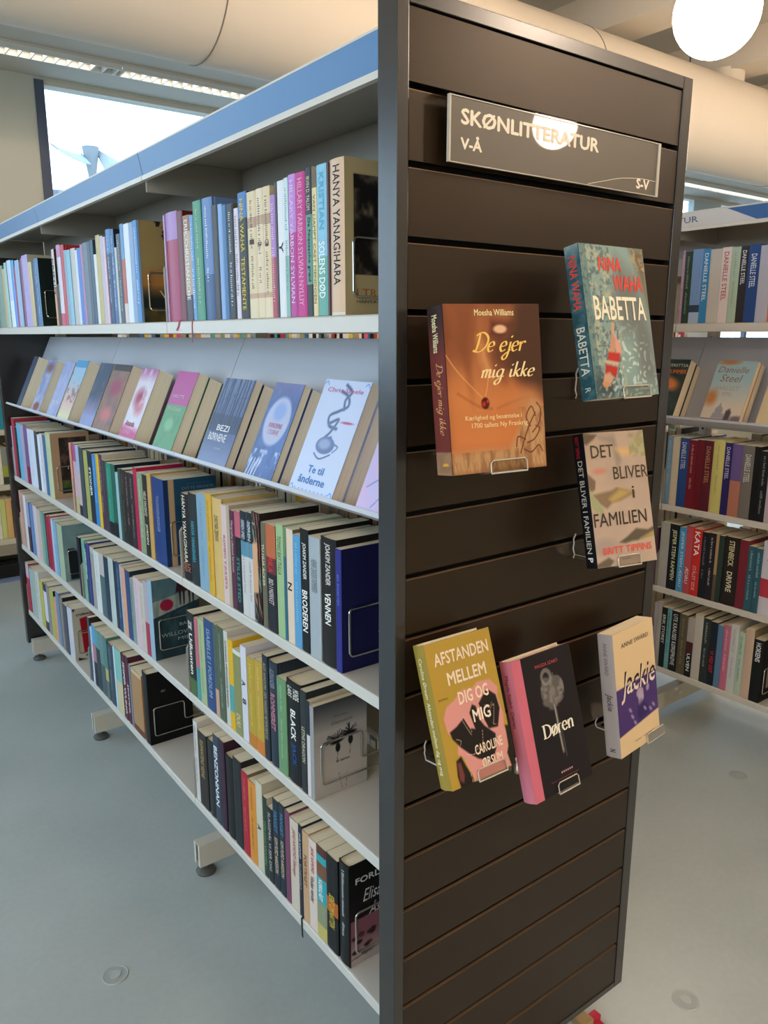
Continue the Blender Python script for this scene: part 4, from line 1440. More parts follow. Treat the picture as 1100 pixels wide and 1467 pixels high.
SHN = {'A1': ('top shelf', 1.603, 'long bookcase', 0), 'A3': ('shelf under the display', .925, 'long bookcase', 0), 'A4': ('second lowest shelf', .589, 'long bookcase', 0), 'A5': ('lowest shelf', .2545, 'long bookcase', 0),
       'B1': ('top shelf', 1.612, 'right bookcase', 1.89), 'B3': ('shelf under the display', .925, 'right bookcase', 1.89), 'B4': ('second lowest shelf', .589, 'right bookcase', 1.89), 'B5': ('lowest shelf', .2545, 'right bookcase', 1.89)}
BAYN = {0: 'near bay', 1: 'middle bay', 2: 'far bay'}
LAST = {}
def lay_row(key):
    sh, z, case, x0 = SHN[key]
    rows = ROWS[key]
    rnd = random.Random(sum(map(ord, key)))
    edges = E1 if x0 == 0 else E2
    # count per bay
    cnt = {}
    for r_ in rows:
        y0, y1, h, spec, *rest = r_
        yc = (y0 + y1) / 2
        bay = (0 if y0 < 1.1 else 1 if y0 < 2.1 else 2) if x0 == 0 else 0
        cnt.setdefault(bay, []).append(r_)
    for bay, lst in cnt.items():
        for i, r_ in enumerate(lst):
            y0, y1, h, spec, *rest = r_
            for e_ in edges:
                g_ = .0042
                if y0 < e_ + g_ and y1 > e_ - g_:
                    if (y0 + y1) / 2 > e_:
                        y0 = e_ + g_
                    else:
                        y1 = e_ - g_
            t = y1 - y0 - .0006
            hard = 'H' in rest or (t > .045 and rnd.random() < .5)
            fl_ = spec == 'F'
            bands = parse_bands('241814' if fl_ else spec)
            texts = []
            for q in rest:
                p = q.split(',')
                if p[0] in 'TS' and len(p) == 5 and len(q) > 2:
                    w = .5
                    if p[1] in ('STONER', 'BRODEREN', 'VENNEN', 'BLACK', 'JACK', 'Udkanten', 'KATA', 'SOLENS DØD', 'TESTAMENTE', 'Y', 'BENZONNAN', 'A', '8', 'N', 'HANYA YANAGIHARA', 'DUU'):
                        w = .62
                    texts.append((p[0], p[1], p[2], float(p[3]), float(p[4]), w))
                elif p[0] == 'm' and len(p) == 2:
                    texts.append(('m', p[1]))
            d = min(.152, max(.12, h * .62)) + rnd.uniform(-.004, .006)
            if y1 - y0 > .09 and key == 'A3':
                d = .16
            main_c = max(zip([b[0] - (bands[k - 1][0] if k else 0) for k, b in enumerate(bands)], [b[1] for b in bands]))[1]
            cover = main_c if rnd.random() < .7 else rnd.choice(['1a1c20', '38281f', 'c8bca4', '24303c', '7a6a50'])
            xoff = x0 + .004
            if x0 == 0:
                pos = f"{ORD[i + 1]} from left, {BAYN[bay]}, {sh}, {case}"
            else:
                pos = f"{ORD[i + 1]} visible from left, {sh}, {case}"
            size = 'slim ' if t < .026 else ('thick ' if t > .06 else '')
            lab = f"{size}{'floral patterned' if fl_ else cname(main_c)} book, {pos}"
            root = thing('book', lab, 'book', (xoff, y0 + .0003, z + .0004), (0, 0, 0), f"books on the {sh} of the {case}")
            make_book(root, t, h, d, bands, cover, hard, texts)
            if fl_:
                floral_spine(root, t, h)
            LAST[(key, bay)] = (root, t, h, d)
            LAST[(key, bay, spec)] = (root, t, h, d)
for k_ in ('A1', 'A3', 'A4', 'A5', 'B1', 'B3', 'B4', 'B5'):
    lay_row(k_)

# ------------------------------------------------------------------ front covers that show at the end of each row
XN, ZN = (1, 0, 0), (0, 0, 1)
def front_art(key, A, texts=(), m=None, z=0.0):
    root, t, h, d = LAST[key]
    painted('cover_print', A, d - .001, h - .0006, m or M_matt, root, y=-.0004, x0=.0008, z0=.0003)
    if texts:
        pr = Print()
        for (g, u0, v0, u1, v1, c) in texts:
            pr.put(g, (u0 * d, -.0009, h * (1 - v1)), XN, ZN, (u1 - u0) * d, (v1 - v0) * h, c)
        pr.build('cover_lettering', M_matt, root)['kind'] = 'stuff'
G = glyphs
# top shelf
A = grid(60, 40, '12211f'); mixc(A, fbm(A, 3, 5, 2) * .5 * (UV(A)[1] > .6), '2c4a38')
front_art(('A1', 2), A, [(G('E'), .35, .2, .6, .28, 'd8d8d0'), (G('B'), .35, .52, .6, .6, 'd8d8d0')])
A = grid(90, 60, 'a08a58'); U, V = UV(A)
mixc(A, np.clip((V - .42) * 6, 0, 1), 'a8743c'); mixc(A, np.clip((V - .62) * 7, 0, 1), '1c2420')
mixc(A, (fbm(A, 9, 12, 5) > .55) * (U + (1 - V) > 1.25) * (V < .5), '241a14')
mixc(A, (V > .85) * fbm(A, 5, 5, 8), '7a6428')
front_art(('A1', 1), A, [(G('M', 0, .2), .5, .57, .75, .63, 'b8a080'), (G('VED'), .3, .68, .85, .76, 'c0b090'), (G('S', 0, .2), .5, .82, .68, .88, 'b8a050')])
A = grid(120, 80, 'b9a87e'); U, V = UV(A)
def photo(A, x0, x1, y0, y1, seed):
    U, V = UV(A)
    m_ = ((U > x0) & (U < x1) & (V > y0) & (V < y1)).astype(float)
    mixc(A, m_, '171411')
    mixc(A, m_ * np.clip((fbm(A, 7, 9, seed) - .5) * 3.0, 0, .8), '8a7a68')
    return m_
photo(A, .13, 1.2, .1, .73, 11)
ell(A, .5, .57, .12, .1, 'b0a088', .4, -10, .7)
front_art(('A1', 0), A, [(G('FOLKET', .01), .5, .765, .95, .8, 'a8742c'), (G('I TRÆERNE', .01), .16, .825, .99, .875, 'a8742c'), (G('HANYA YANAGIHARA'), .16, .9, .98, .92, '2c241c')])
# shelf under the display
A = grid(80, 60, 'b99674'); U, V = UV(A)
m_ = ((U > .22) & (U < .92) & (V > .08) & (V < .93)).astype(float)
mixc(A, m_, '2c241f'); mixc(A, m_ * np.clip((fbm(A, 6, 8, 3) - .45) * 2, 0, .6), '8a6a58')
mixc(A, m_ * (V > .72) * fbm(A, 8, 8, 9), '5c7a34'); mixc(A, m_ * (V > .84), '1e3a30')
front_art(('A3', 2), A, [(G('TAGE'), .35, .5, .85, .56, 'c8bca8')])
A = grid(90, 60, '1d4263'); U, V = UV(A)
mixc(A, (U < .1), '17335e'); mixc(A, ((U > .1) & (U < .2)), 'c0a078')
mixc(A, (V < .3) * .6 * (U > .2), '2a5568')
ell(A, .42, .66, .16, .14, 'c4a680', .06)
pol(A, [(.3, .78), (.36, .74), (.42, .84), (.5, .76), (.58, .85), (.62, .83), (.5, .73), (.42, .79), (.34, .72)], 'c4a680')
front_art(('A3', 1), A, [(G('EGENHED'), .45, .06, .9, .075, '48688c'), (G('DITTE ERINDR'), .35, .1, .95, .13, '6c8aa0')])
A = grid(60, 40, '171848')
front_art(('A3', 0), A, [(G('Lisa Langseth', 0, .2), .55, .72, .9, .735, '8890c0')])
# second lowest
A = grid(90, 60, '86a3a0'); U, V = UV(A)
mixc(A, np.clip(fbm(A, 3, 5, 4) - .2, 0, .5), '6c8c90')
pol(A, [(.12, .42), (.3, .42), (.38, .5), (.5, .55), (.5, .62), (.4, .97), (.15, .97)], '1c2228')
ell(A, .52, .46, .12, .09, '5a5244', .2)
pol(A, [(.42, .55), (.65, .52), (.8, .6), (.85, .97), (.4, .97)], '272c30'); pol(A, [(.5, .6), (.58, .6), (.55, .9), (.48, .9)], '8a9494', .03)
front_art(('A4', 2), A, [(G('WESSEL'), .35, .17, .9, .22, '5c7478')])
A = grid(120, 80, '54727a'); U, V = UV(A)
mixc(A, np.clip((V - .1) * 2, 0, .4), '6d8a8c'); mixc(A, ((V > .17 + .1 * (1 - U)) & (V < .47 - .12 * U)), '9aa096')
mixc(A, np.clip(fbm(A, 12, 4, 6) - .5, 0, .3), '304c54')
mixc(A, (V > .47 - .14 * U), '23383f'); mixc(A, (V > .5 - .14 * U) * np.clip((fbm(A, 5, 3, 7) - .45) * 2, 0, .5), '47626a')
ell(A, .3, .33, .14, .072, '98193a', .06)
for q in (.55, .75):
    pol(A, [(q, .06), (q + .14, .05), (q + .2, .18), (q - .05, .2)], '38141c')
    for r_ in (.02, .1):
        pol(A, [(q + r_, .18), (q + r_ + .05, .18), (q + r_ + .035, .36), (q + r_ + .01, .36)], '241a1e', .008)
front_art(('A4', 1), A, [(G('BARE'), .55, .58, .85, .62, '9aa8a0'), (G('WILLOWS'), .15, .68, .85, .73, '9aa8a0'), (G('MILL'), .5, .76, .85, .8, '9aa8a0')])
A = grid(150, 100, 'b3aaa2'); U, V = UV(A)
mixc(A, np.clip(1 - V * 3.2, 0, 1) * .93, '33383c'); mixc(A, np.clip((V - .45) * 2, 0, .5), 'cdbfb2')
rs = random.Random(2)
for (cx, cy, r_) in ((.42, .42, .2), (.66, .38, .17)):
    for k_ in range(16):
        a = R(rs.uniform(100, 350) if cx < .5 else rs.uniform(-20, 200))
        a = R(rs.uniform(-15, 195))
        L_ = r_ * rs.uniform(.6, 1.1)
        lin_(A, [(cx, cy), (cx + L_ * .5 * math.cos(a), cy - L_ * .34 * math.sin(a)), (cx + L_ * math.cos(a), cy - L_ * .55 * math.sin(a))], .007, '14120f')
    ell(A, cx + .01, cy + .02, .12, .025, '14120f', .3, -8)
    ell(A, cx + .02, cy + .09, .045, .05, '14120f', .1)
    lin_(A, [(cx + .02, cy + .12), (cx + .0, cy + .25)], .004, '14120f')
lin_(A, [(.45, .78), (.47, .86), (.52, .98)], .003, '14120f'); lin_(A, [(.6, .74), (.6, .86), (.58, .98)], .003, '14120f')
front_art(('A4', 0), A, [(G('Francesca', 0, .3), .36, .15, .62, .175, '4c4844'), (G('Giannatale', 0, .3), .32, .215, .72, .25, '4c4844'), (G('ti amo', .01), .4, .64, .66, .672, '504a48')])
# lowest
A = grid(90, 60, 'c2b8a6'); U, V = UV(A)
pol(A, [(.22, .2), (.9, .13), (.9, .82), (.28, .86)], 'a41420'); mixc(A, (V > .48) * (V < .49), 'b0a898')
pol(A, [(.1, .94), (.35, 1.), (.1, 1.)], '201c1c'); pol(A, [(.0, .0), (.12, .0), (.06, .06)], '23242c')
front_art(('A5', 2), A, [(G('OVENGENER', .03), .12, .1, .85, .145, '1c1a18'), (G('ALSK', .03), .3, .9, .7, .94, '1c1a18')])
A = grid(90, 60, '0d0b0a'); U, V = UV(A)
mixc(A, np.clip((fbm(A, 8, 10, 12) - .6) * 2, 0, .4) * (V > .35) * (V < .55), '6a1a14')
front_art(('A5', 1), A, [(G('GU', 0, .3), .3, .26, .4, .29, 'b8b0b0')])
A = grid(120, 80, '0e0b0b'); U, V = UV(A)
mixc(A, np.clip((V - .3) * 2.5, 0, 1) * .6, '4a1c24')
m_ = ((V > .55) & (U > .04)).astype(float)
mixc(A, m_, '8a5660'); mixc(A, m_ * np.clip((V - .7) * 4, 0, 1), 'b8a8a0')
for k_ in range(26):
    ell(A, rs.uniform(.08, .98), rs.uniform(.7, .93), .05, .02, rs.choice(['2c1418', '3c1c20', '6a3038']), .3)
pol(A, [(.8, .62), (1, .6), (1, 1), (.75, 1)], '241416', .04)
lin_(A, [(.04, .93), (.5, .9), (1, .84)], .012, '6a6458')
front_art(('A5', 0), A, [(G('FORLAG', .02), .12, .14, .78, .2, 'e0dcd4'), (G('Elisabeth', 0, .35), .25, .28, .9, .4, 'd8d4d0'), (G('Åsbrink', 0, .35), .35, .44, .95, .55, 'd8d4d0')])
A = grid(60, 40, '151213'); U, V = UV(A)
mixc(A, ((U > .3) & (V > .35) & (V < .8)), '8a7468'); ell(A, .6, .6, .14, .1, '3c2420', .3)
front_art(('B5', 0), A, [(G('HORST'), .3, .1, .9, .2, '8a8078')])

# ------------------------------------------------------------------ wire bookends
def bookend(y, z, x0, lab, xr=.125):
    t = thing('wire_bookend', lab, 'bookend', (x0 + .02, y - .004, z), group=None)
    def arc(cx, cz, a0, a1, r=.009, n=5):
        return [(cx + r * math.cos(R(a0 + (a1 - a0) * i / n)), 0, cz + r * math.sin(R(a0 + (a1 - a0) * i / n))) for i in range(n + 1)]
    pts = [(.215, 0, .032)] + arc(.009, .041, 270, 180)[0:] + arc(.009, .121, 180, 90) + arc(xr - .03, .121, 90, 0) + arc(xr - .012, .074, 180, 270) + [(.215, 0, .065)]
    MB().tube(pts, .0022, 8).build('wire_loop', M_wire, t, smooth=True)
    for zz in (.032, .065):
        MB().cyl((0, zz), 'x', .0028, .2, .2155, n=10).build('end_hook', M_wire, t)
for key, lab in (('A1', 'top shelf'), ('A3', 'shelf under the display'), ('A4', 'second lowest shelf'), ('A5', 'lowest shelf')):
    for bay in (0, 1, 2):
        y = LAST[(key, bay)][0].location.y
        bookend(y, SHN[key][1], 0, f"bent steel wire bookend, {BAYN[bay]}, {lab} of the long bookcase")
bookend(LAST[('B5', 0)][0].location.y, .2545, 1.89, 'bent steel wire bookend on the lowest shelf of the right bookcase')

# page marker ribbons and labels
def ribbon_strip(pts, w, name, lab, m, cat='ribbon'):
    mb = MB()
    for (a, b) in zip(pts[:-1], pts[1:]):
        a, b = Vector(a), Vector(b)
        n = Vector((0, w / 2, 0))
        s = len(mb.v)
        e = Vector((.0006, 0, 0))
        mb.v += [tuple(a - n), tuple(a + n), tuple(b + n), tuple(b - n), tuple(a - n + e), tuple(a + n + e), tuple(b + n + e), tuple(b - n + e)]
        mb.f += [(s, s + 1, s + 2, s + 3), (s + 7, s + 6, s + 5, s + 4), (s, s + 4, s + 5, s + 1), (s + 3, s + 2, s + 6, s + 7), (s, s + 3, s + 7, s + 4), (s + 1, s + 5, s + 6, s + 2)]
        mb.c += [None] * 6
    return tag(mb.build(name, m), lab, cat)
ribbon_strip([(.0035, .965, 1.606), (-.0012, .966, 1.6035), (-.0015, .972, 1.592), (-.0025, .985, 1.58)], .008, 'bookmark_ribbon', 'short red bookmark ribbon hanging over the top shelf edge, left of the longer one', M_tape)
ribbon_strip([(.0035, .888, 1.606), (-.0012, .889, 1.6035), (-.0015, .892, 1.59), (-.002, .892, 1.552)], .004, 'bookmark_ribbon', 'long thin red bookmark ribbon hanging below the top shelf edge', M_tape)
ribbon_strip([(.0035, .447, .2575), (-.0012, .447, .2548), (-.0015, .446, .235), (-.002, .443, .208)], .006, 'bookmark_ribbon', 'black bookmark ribbon hanging below the lowest shelf edge', M_groove)

# ------------------------------------------------------------------ slanted display: books facing out
def disp_art(n):
    A = grid(100, 66, 'c8c8d8'); U, V = UV(A)
    tx = []
    if n == 1:
        A = grid(60, 40, '22304c'); mixc(A, fbm(A, 3, 6, 1) * .6, '3c5a80')
    elif n == 2:
        mixc(A, fbm(A, 3, 5, 4), '6a7cb8'); ell(A, .5, .9, .3, .08, '8a4030', .3); ell(A, .5, .15, .4, .1, '7a5058', .5)
    elif n == 3:
        A = grid(60, 40, '8890c4'); mixc(A, fbm(A, 4, 6, 9) * .8, 'c8d0ec')
        tx = [(G('TEATER'), .2, .72, .8, .8, 'e4e0ec')]
    elif n == 4:
        A = grid(80, 50, '9cc0dc'); U, V = UV(A)
        mixc(A, np.clip((V - .3) * 3, 0, 1), 'e0b8b4'); mixc(A, np.clip((V - .7) * 5, 0, 1), 'e4d8b0')
        mixc(A, (fbm(A, 6, 8, 2) > .6) * (V > .2) * (V < .7), '9a8078'); mixc(A, (V < .12), '3c98c8')
    elif n == 5:
        A = grid(80, 50, '28405c'); U, V = UV(A); mixc(A, np.clip((V - .5) * 3, 0, 1), '8c9cd0'); mixc(A, np.clip(fbm(A, 4, 6, 3) - .4, 0, 1), 'c07890')
    elif n == 6:
        A = grid(80, 50, '6c5a60'); U, V = UV(A); mixc(A, fbm(A, 5, 7, 5), 'b07858'); mixc(A, (V < .1), '2c2428')
        ell(A, .5, .35, .3, .12, 'a03c58', .5); ell(A, .5, .75, .3, .1, 'c86c70', .5)
    elif n == 7:
        A = grid(100, 66, 'dcd4e0'); U, V = UV(A)
        mixc(A, np.clip(1 - V * 5, 0, 1), 'b05890'); ell(A, .45, .42, .26, .12, 'a83c58', .6); ell(A, .6, .55, .2, .1, 'd07888', .6)
        mixc(A, np.clip((fbm(A, 5, 7, 5) - .5) * 2, 0, .7), 'e8e4f0'); pol(A, [(0, .82), (1, .86), (1, 1), (0, 1)], 'c83c80', .05)
        tx = [(G('Amanda', .01, .2), .15, .74, .7, .82, 'a82c4c'), (G('ROMAN'), .15, .88, .6, .93, 'e8d0e0')]
    elif n == 8:
        A = grid(100, 66, '5c9868'); U, V = UV(A)
        mixc(A, (V < .43), 'b84890'); mixc(A, (V > .55) * np.clip((fbm(A, 5, 6, 7) - .5) * 2, 0, .4), '3c7c54')
        ell(A, .45, .68, .2, .08, '7ab080', .3)
        tx = [(G('CHARLOTTE'), .1, .3, .7, .34, 'e8d0e4'), (G('STRANDGAARD'), .1, .46, .8, .5, 'd8e4d0')]
    elif n == 9:
        A = grid(140, 90, '44527c'); U, V = UV(A)
        mixc(A, np.clip(1 - V * 1.6, 0, 1) * .5, '98a8c8'); mixc(A, np.clip((V - .55) * 2.5, 0, 1) * .8, '8c98bc')
        r2 = random.Random(5)
        for k_ in range(11):
            x = (k_ + .5) / 11 + r2.uniform(-.03, .03)
            lin_(A, [(x, .55), (x + r2.uniform(-.02, .02), .3), (x + r2.uniform(-.04, .04), -.02)], r2.uniform(.008, .02), '232c44')
        for k_ in range(26):
            x, y = r2.random(), r2.uniform(0, .35)
            lin_(A, [(x, y), (x + r2.uniform(-.12, .12), y - .06), (x + r2.uniform(-.2, .2), y - .1)], .004, '28324c', .8)
        mixc(A, (V > .42) * (V < .62) * .6, '2a3450')
        tx = [(G('BEZI', .02), .3, .54, .72, .61, 'e8e8f0'), (G('BØRNENE', .02), .12, .64, .72, .73, 'e8e8f0'), (G('ROMAN'), .45, .8, .65, .815, 'd0d4e4')]
    elif n == 10:
        A = grid(120, 80, '5c78b4'); U, V = UV(A)
        mixc(A, np.clip(fbm(A, 4, 5, 8) - .3, 0, .8), '38486c'); mixc(A, np.clip(1 - V * 4, 0, 1) * .6, '9a8ab0')
        ell(A, .5, .4, .42, .26, '8a9cc8', .03); ell(A, .5, .4, .39, .24, 'b8bcd8', .03); ell(A, .5, .3, .2, .09, '90a8dc', .3)
        mixc(A, (V > .7) * np.clip((fbm(A, 12, 14, 3) - .55) * 5, 0, 1) * .8, 'c8d4ec')
        for k_ in range(4):
            lin_(A, [(.04 + .1 * k_, .98), (.12 + .1 * k_, .8)], .014, 'dce4f4')
        tx = [(G('KVINDERNE', 0, .1), .28, .42, .74, .47, 'c8708c'), (G('I TORVE', 0, .1), .32, .49, .7, .54, 'c8708c')]
    elif n == 11:
        A = grid(170, 110, 'ccd6f0'); U, V = UV(A)
        for P_ in ([(.45, .1), (.62, .14), (.68, .22), (.52, .27), (.36, .32), (.42, .4), (.6, .42)], [(.5, .04), (.66, .1), (.58, .17), (.62, .25)], [(.42, .38), (.58, .34), (.5, .45), (.4, .52), (.55, .5)]):
            lin_(A, P_, .028, '8494b4')
            lin_(A, P_, .012, '5c6c90')
        ell(A, .48, .57, .2, .075, '6c80ac', .05); ell(A, .46, .56, .13, .045, '9caacc', .3); lin_(A, [(.3, .65), (.45, .69), (.65, .64)], .012, '5c6c90')
        lin_(A, [(.67, .55), (.76, .57), (.68, .62)], .012, '6c80ac')
        for (cx, cy) in ((.06, .96), (.94, .04), (.06, .04), (.94, .96)):
            lin_(A, [(cx - .04, cy), (cx, cy - .02), (cx + .04, cy + .01)], .01, '6ca0e0')
        for k_ in range(9):
            ell(A, .15 + .09 * k_, .965, .02, .006, '8cb0e8', .4)
        ell(A, .78, .36, .12, .01, 'c05880', .5)
        tx = [(G('Chris Steele', .01), .12, .07, .9, .11, 'c86c90'), (G('Te til', .02), .3, .755, .66, .82, '4c84c4'), (G('ånderne', .02), .16, .845, .76, .915, '4c84c4')]
    elif n == 12:
        A = grid(120, 80, 'd8b8dc'); U, V = UV(A)
        mixc(A, np.clip(fbm(A, 4, 5, 8) - .3, 0, .8), 'b4c4f0'); lin_(A, [(.1, .8), (.4, .7), (.7, .8), (.9, .7)], .01, '6c88c8'); lin_(A, [(.3, .95), (.5, .82), (.6, .97)], .01, '6c88c8')
        ell(A, .5, .3, .3, .2, 'c88cc0', .3)
    return A, tx
LE = R(24.5)
def leaning(x0, y1, w, h, t, off, n, spine, lab, art=None, tex=None, grp='face-out books on the slanted display shelf', z=1.2645):
    # off: distance of the front cover plane behind the tray lip, along the lean normal
    root = thing('book', lab, 'book', (x0 + off * math.cos(LE), y1, z), (-LE, 0, R(-90)), grp)
    root.location.z = z - off * math.sin(LE)
    # keep the back lower edge on the tray
    make_book(root, t, h, w, [(1.0, spine)], spine, False, ())
    if art is None and n:
        art, tex = disp_art(n)
    if art is not None:
        painted('cover_print', art, w - .0008, h - .0006, M_film, root, y=-.0005, x0=.0004, z0=.0003)
        if tex:
            pr = Print()
            for (g, u0, v0, u1, v1, c) in tex:
                pr.put(g, (u0 * w, -.0010, h * (1 - v1)), XN, ZN, (u1 - u0) * w, (v1 - v0) * h, c)
            pr.build('cover_lettering', M_matt, root)['kind'] = 'stuff'
    return root
DISP = [(1, 2.86, 2.785, .235, .05, '1c2434', 'dark blue', 0), (2, 2.601, 2.47, .225, .038, 'c8c8d0', 'pale blue and white', 0), (3, 2.352, 2.214, .225, .014, 'a8b0d0', 'periwinkle blue', 0),
        (4, 2.197, 2.056, .235, .042, '68a8d0', 'sky blue and cream', 0), (5, 1.915, 1.776, .232, .02, '28405c', 'navy and lilac', 0), (6, 1.762, 1.595, .232, .035, '3c2c2c', 'brown and orange patterned', 0),
        (7, 1.496, 1.362, .226, .046, 'c878a0', 'white and pink flowered', 0), (8, 1.216, 1.08, .228, .03, '488858', 'green and magenta', 1), (9, .911, .753, .221, .02, '2c3850', 'misty blue forest', 1),
        (10, .657, .532, .222, .017, '48608c', 'blue book with a round pale emblem', 1), (11, .458, .298, .239, .026, 'b8c0d8', 'white book with a blue teacup drawing', 1), (12, .219, .075, .225, .022, 'c8a8d0', 'pink and lilac patterned', 1)]
for (n, y1, y0, h, t, sp_, d_, two) in DISP:
    d2 = d_ if 'book' in d_ else d_ + ' book'
    leaning(0, y1, y1 - y0, h, t, 0, n, sp_, f"{d2} facing out, {ORD[n]} on the slanted shelf")
    if two:
        leaning(0, y1 - .004, y1 - y0 - .002, h - .002, min(.042, .068 - t), t + .0025, 0, sp_, f"spare copy tucked behind the {d2.replace(' book', '')[:40]} cover".replace('  ', ' '))
A = grid(90, 60, '2c3c38'); U, V = UV(A)
mixc(A, np.clip(fbm(A, 8, 10, 3) - .4, 0, .6), '5c6c60'); ell(A, .62, .42, .26, .1, 'e08040', .4, 20); ell(A, .3, .5, .2, .1, 'c86830', .5, -30)
leaning(1.89, .985, .16, .235, .04, 0, 0, '24302c', 'dark book with an orange autumn leaf, on the right bookcase display', A, [(G('SUMMER', .02), .5, .18, .98, .25, 'e87838'), (G('EVERETTSA'), .4, .08, .98, .13, 'd8d8d0')], 'face-out books on the right bookcase display')
A = grid(110, 70, 'a8c4cc'); U, V = UV(A)
mixc(A, np.clip((V - .3) * 2, 0, 1), 'dccbb8'); ell(A, .12, .62, .14, .12, 'c88450', .5); ell(A, .3, .03, .25, .04, 'c08050', .5)
ell(A, .42, .82, .1, .07, 'a09ca4', .1); pol(A, [(.3, .86), (.56, .86), (.6, .95), (.26, .95)], 'a09ca4'); pol(A, [(.41, .7), (.43, .7), (.46, .77), (.38, .77)], 'a09ca4')
pol(A, [(.6, .82), (.68, .78), (.74, .84), (.72, 1), (.58, 1)], '584c54', .02); mixc(A, (V > .95) * .8, '7c6c70'); ell(A, .9, .94, .16, .05, '7c6c74', .4)
leaning(1.89, .712, .152, .235, .02, 0, 0, 'c8a07c', 'pale blue and peach book with a domed building, on the right bookcase display', A,
        [(G('Danielle', 0, .25), .08, .1, .85, .2, '9a7860'), (G('Steel', 0, .25), .2, .23, .75, .35, '9a7860'), (G('FARLIGT'), .15, .42, .75, .49, 'b8a090'), (G('SPIL'), .35, .52, .62, .58, 'b8a090')], 'face-out books on the right bookcase display')
leaning(1.89, .708, .15, .235, .03, .0225, 0, 'c8a07c', 'spare copy behind the pale blue and peach book on the right display', None, None, 'face-out books on the right bookcase display')
leaning(1.89, .98, .158, .232, .03, .0425, 0, '24302c', 'spare copy behind the autumn leaf book on the right display', None, None, 'face-out books on the right bookcase display')
A = grid(60, 40, 'd8c49c')
leaning(1.89, .50, .15, .235, .04, 0, 0, 'd0b080', 'cream covered book at the right picture edge, on the right display', A, None, 'face-out books on the right bookcase display')
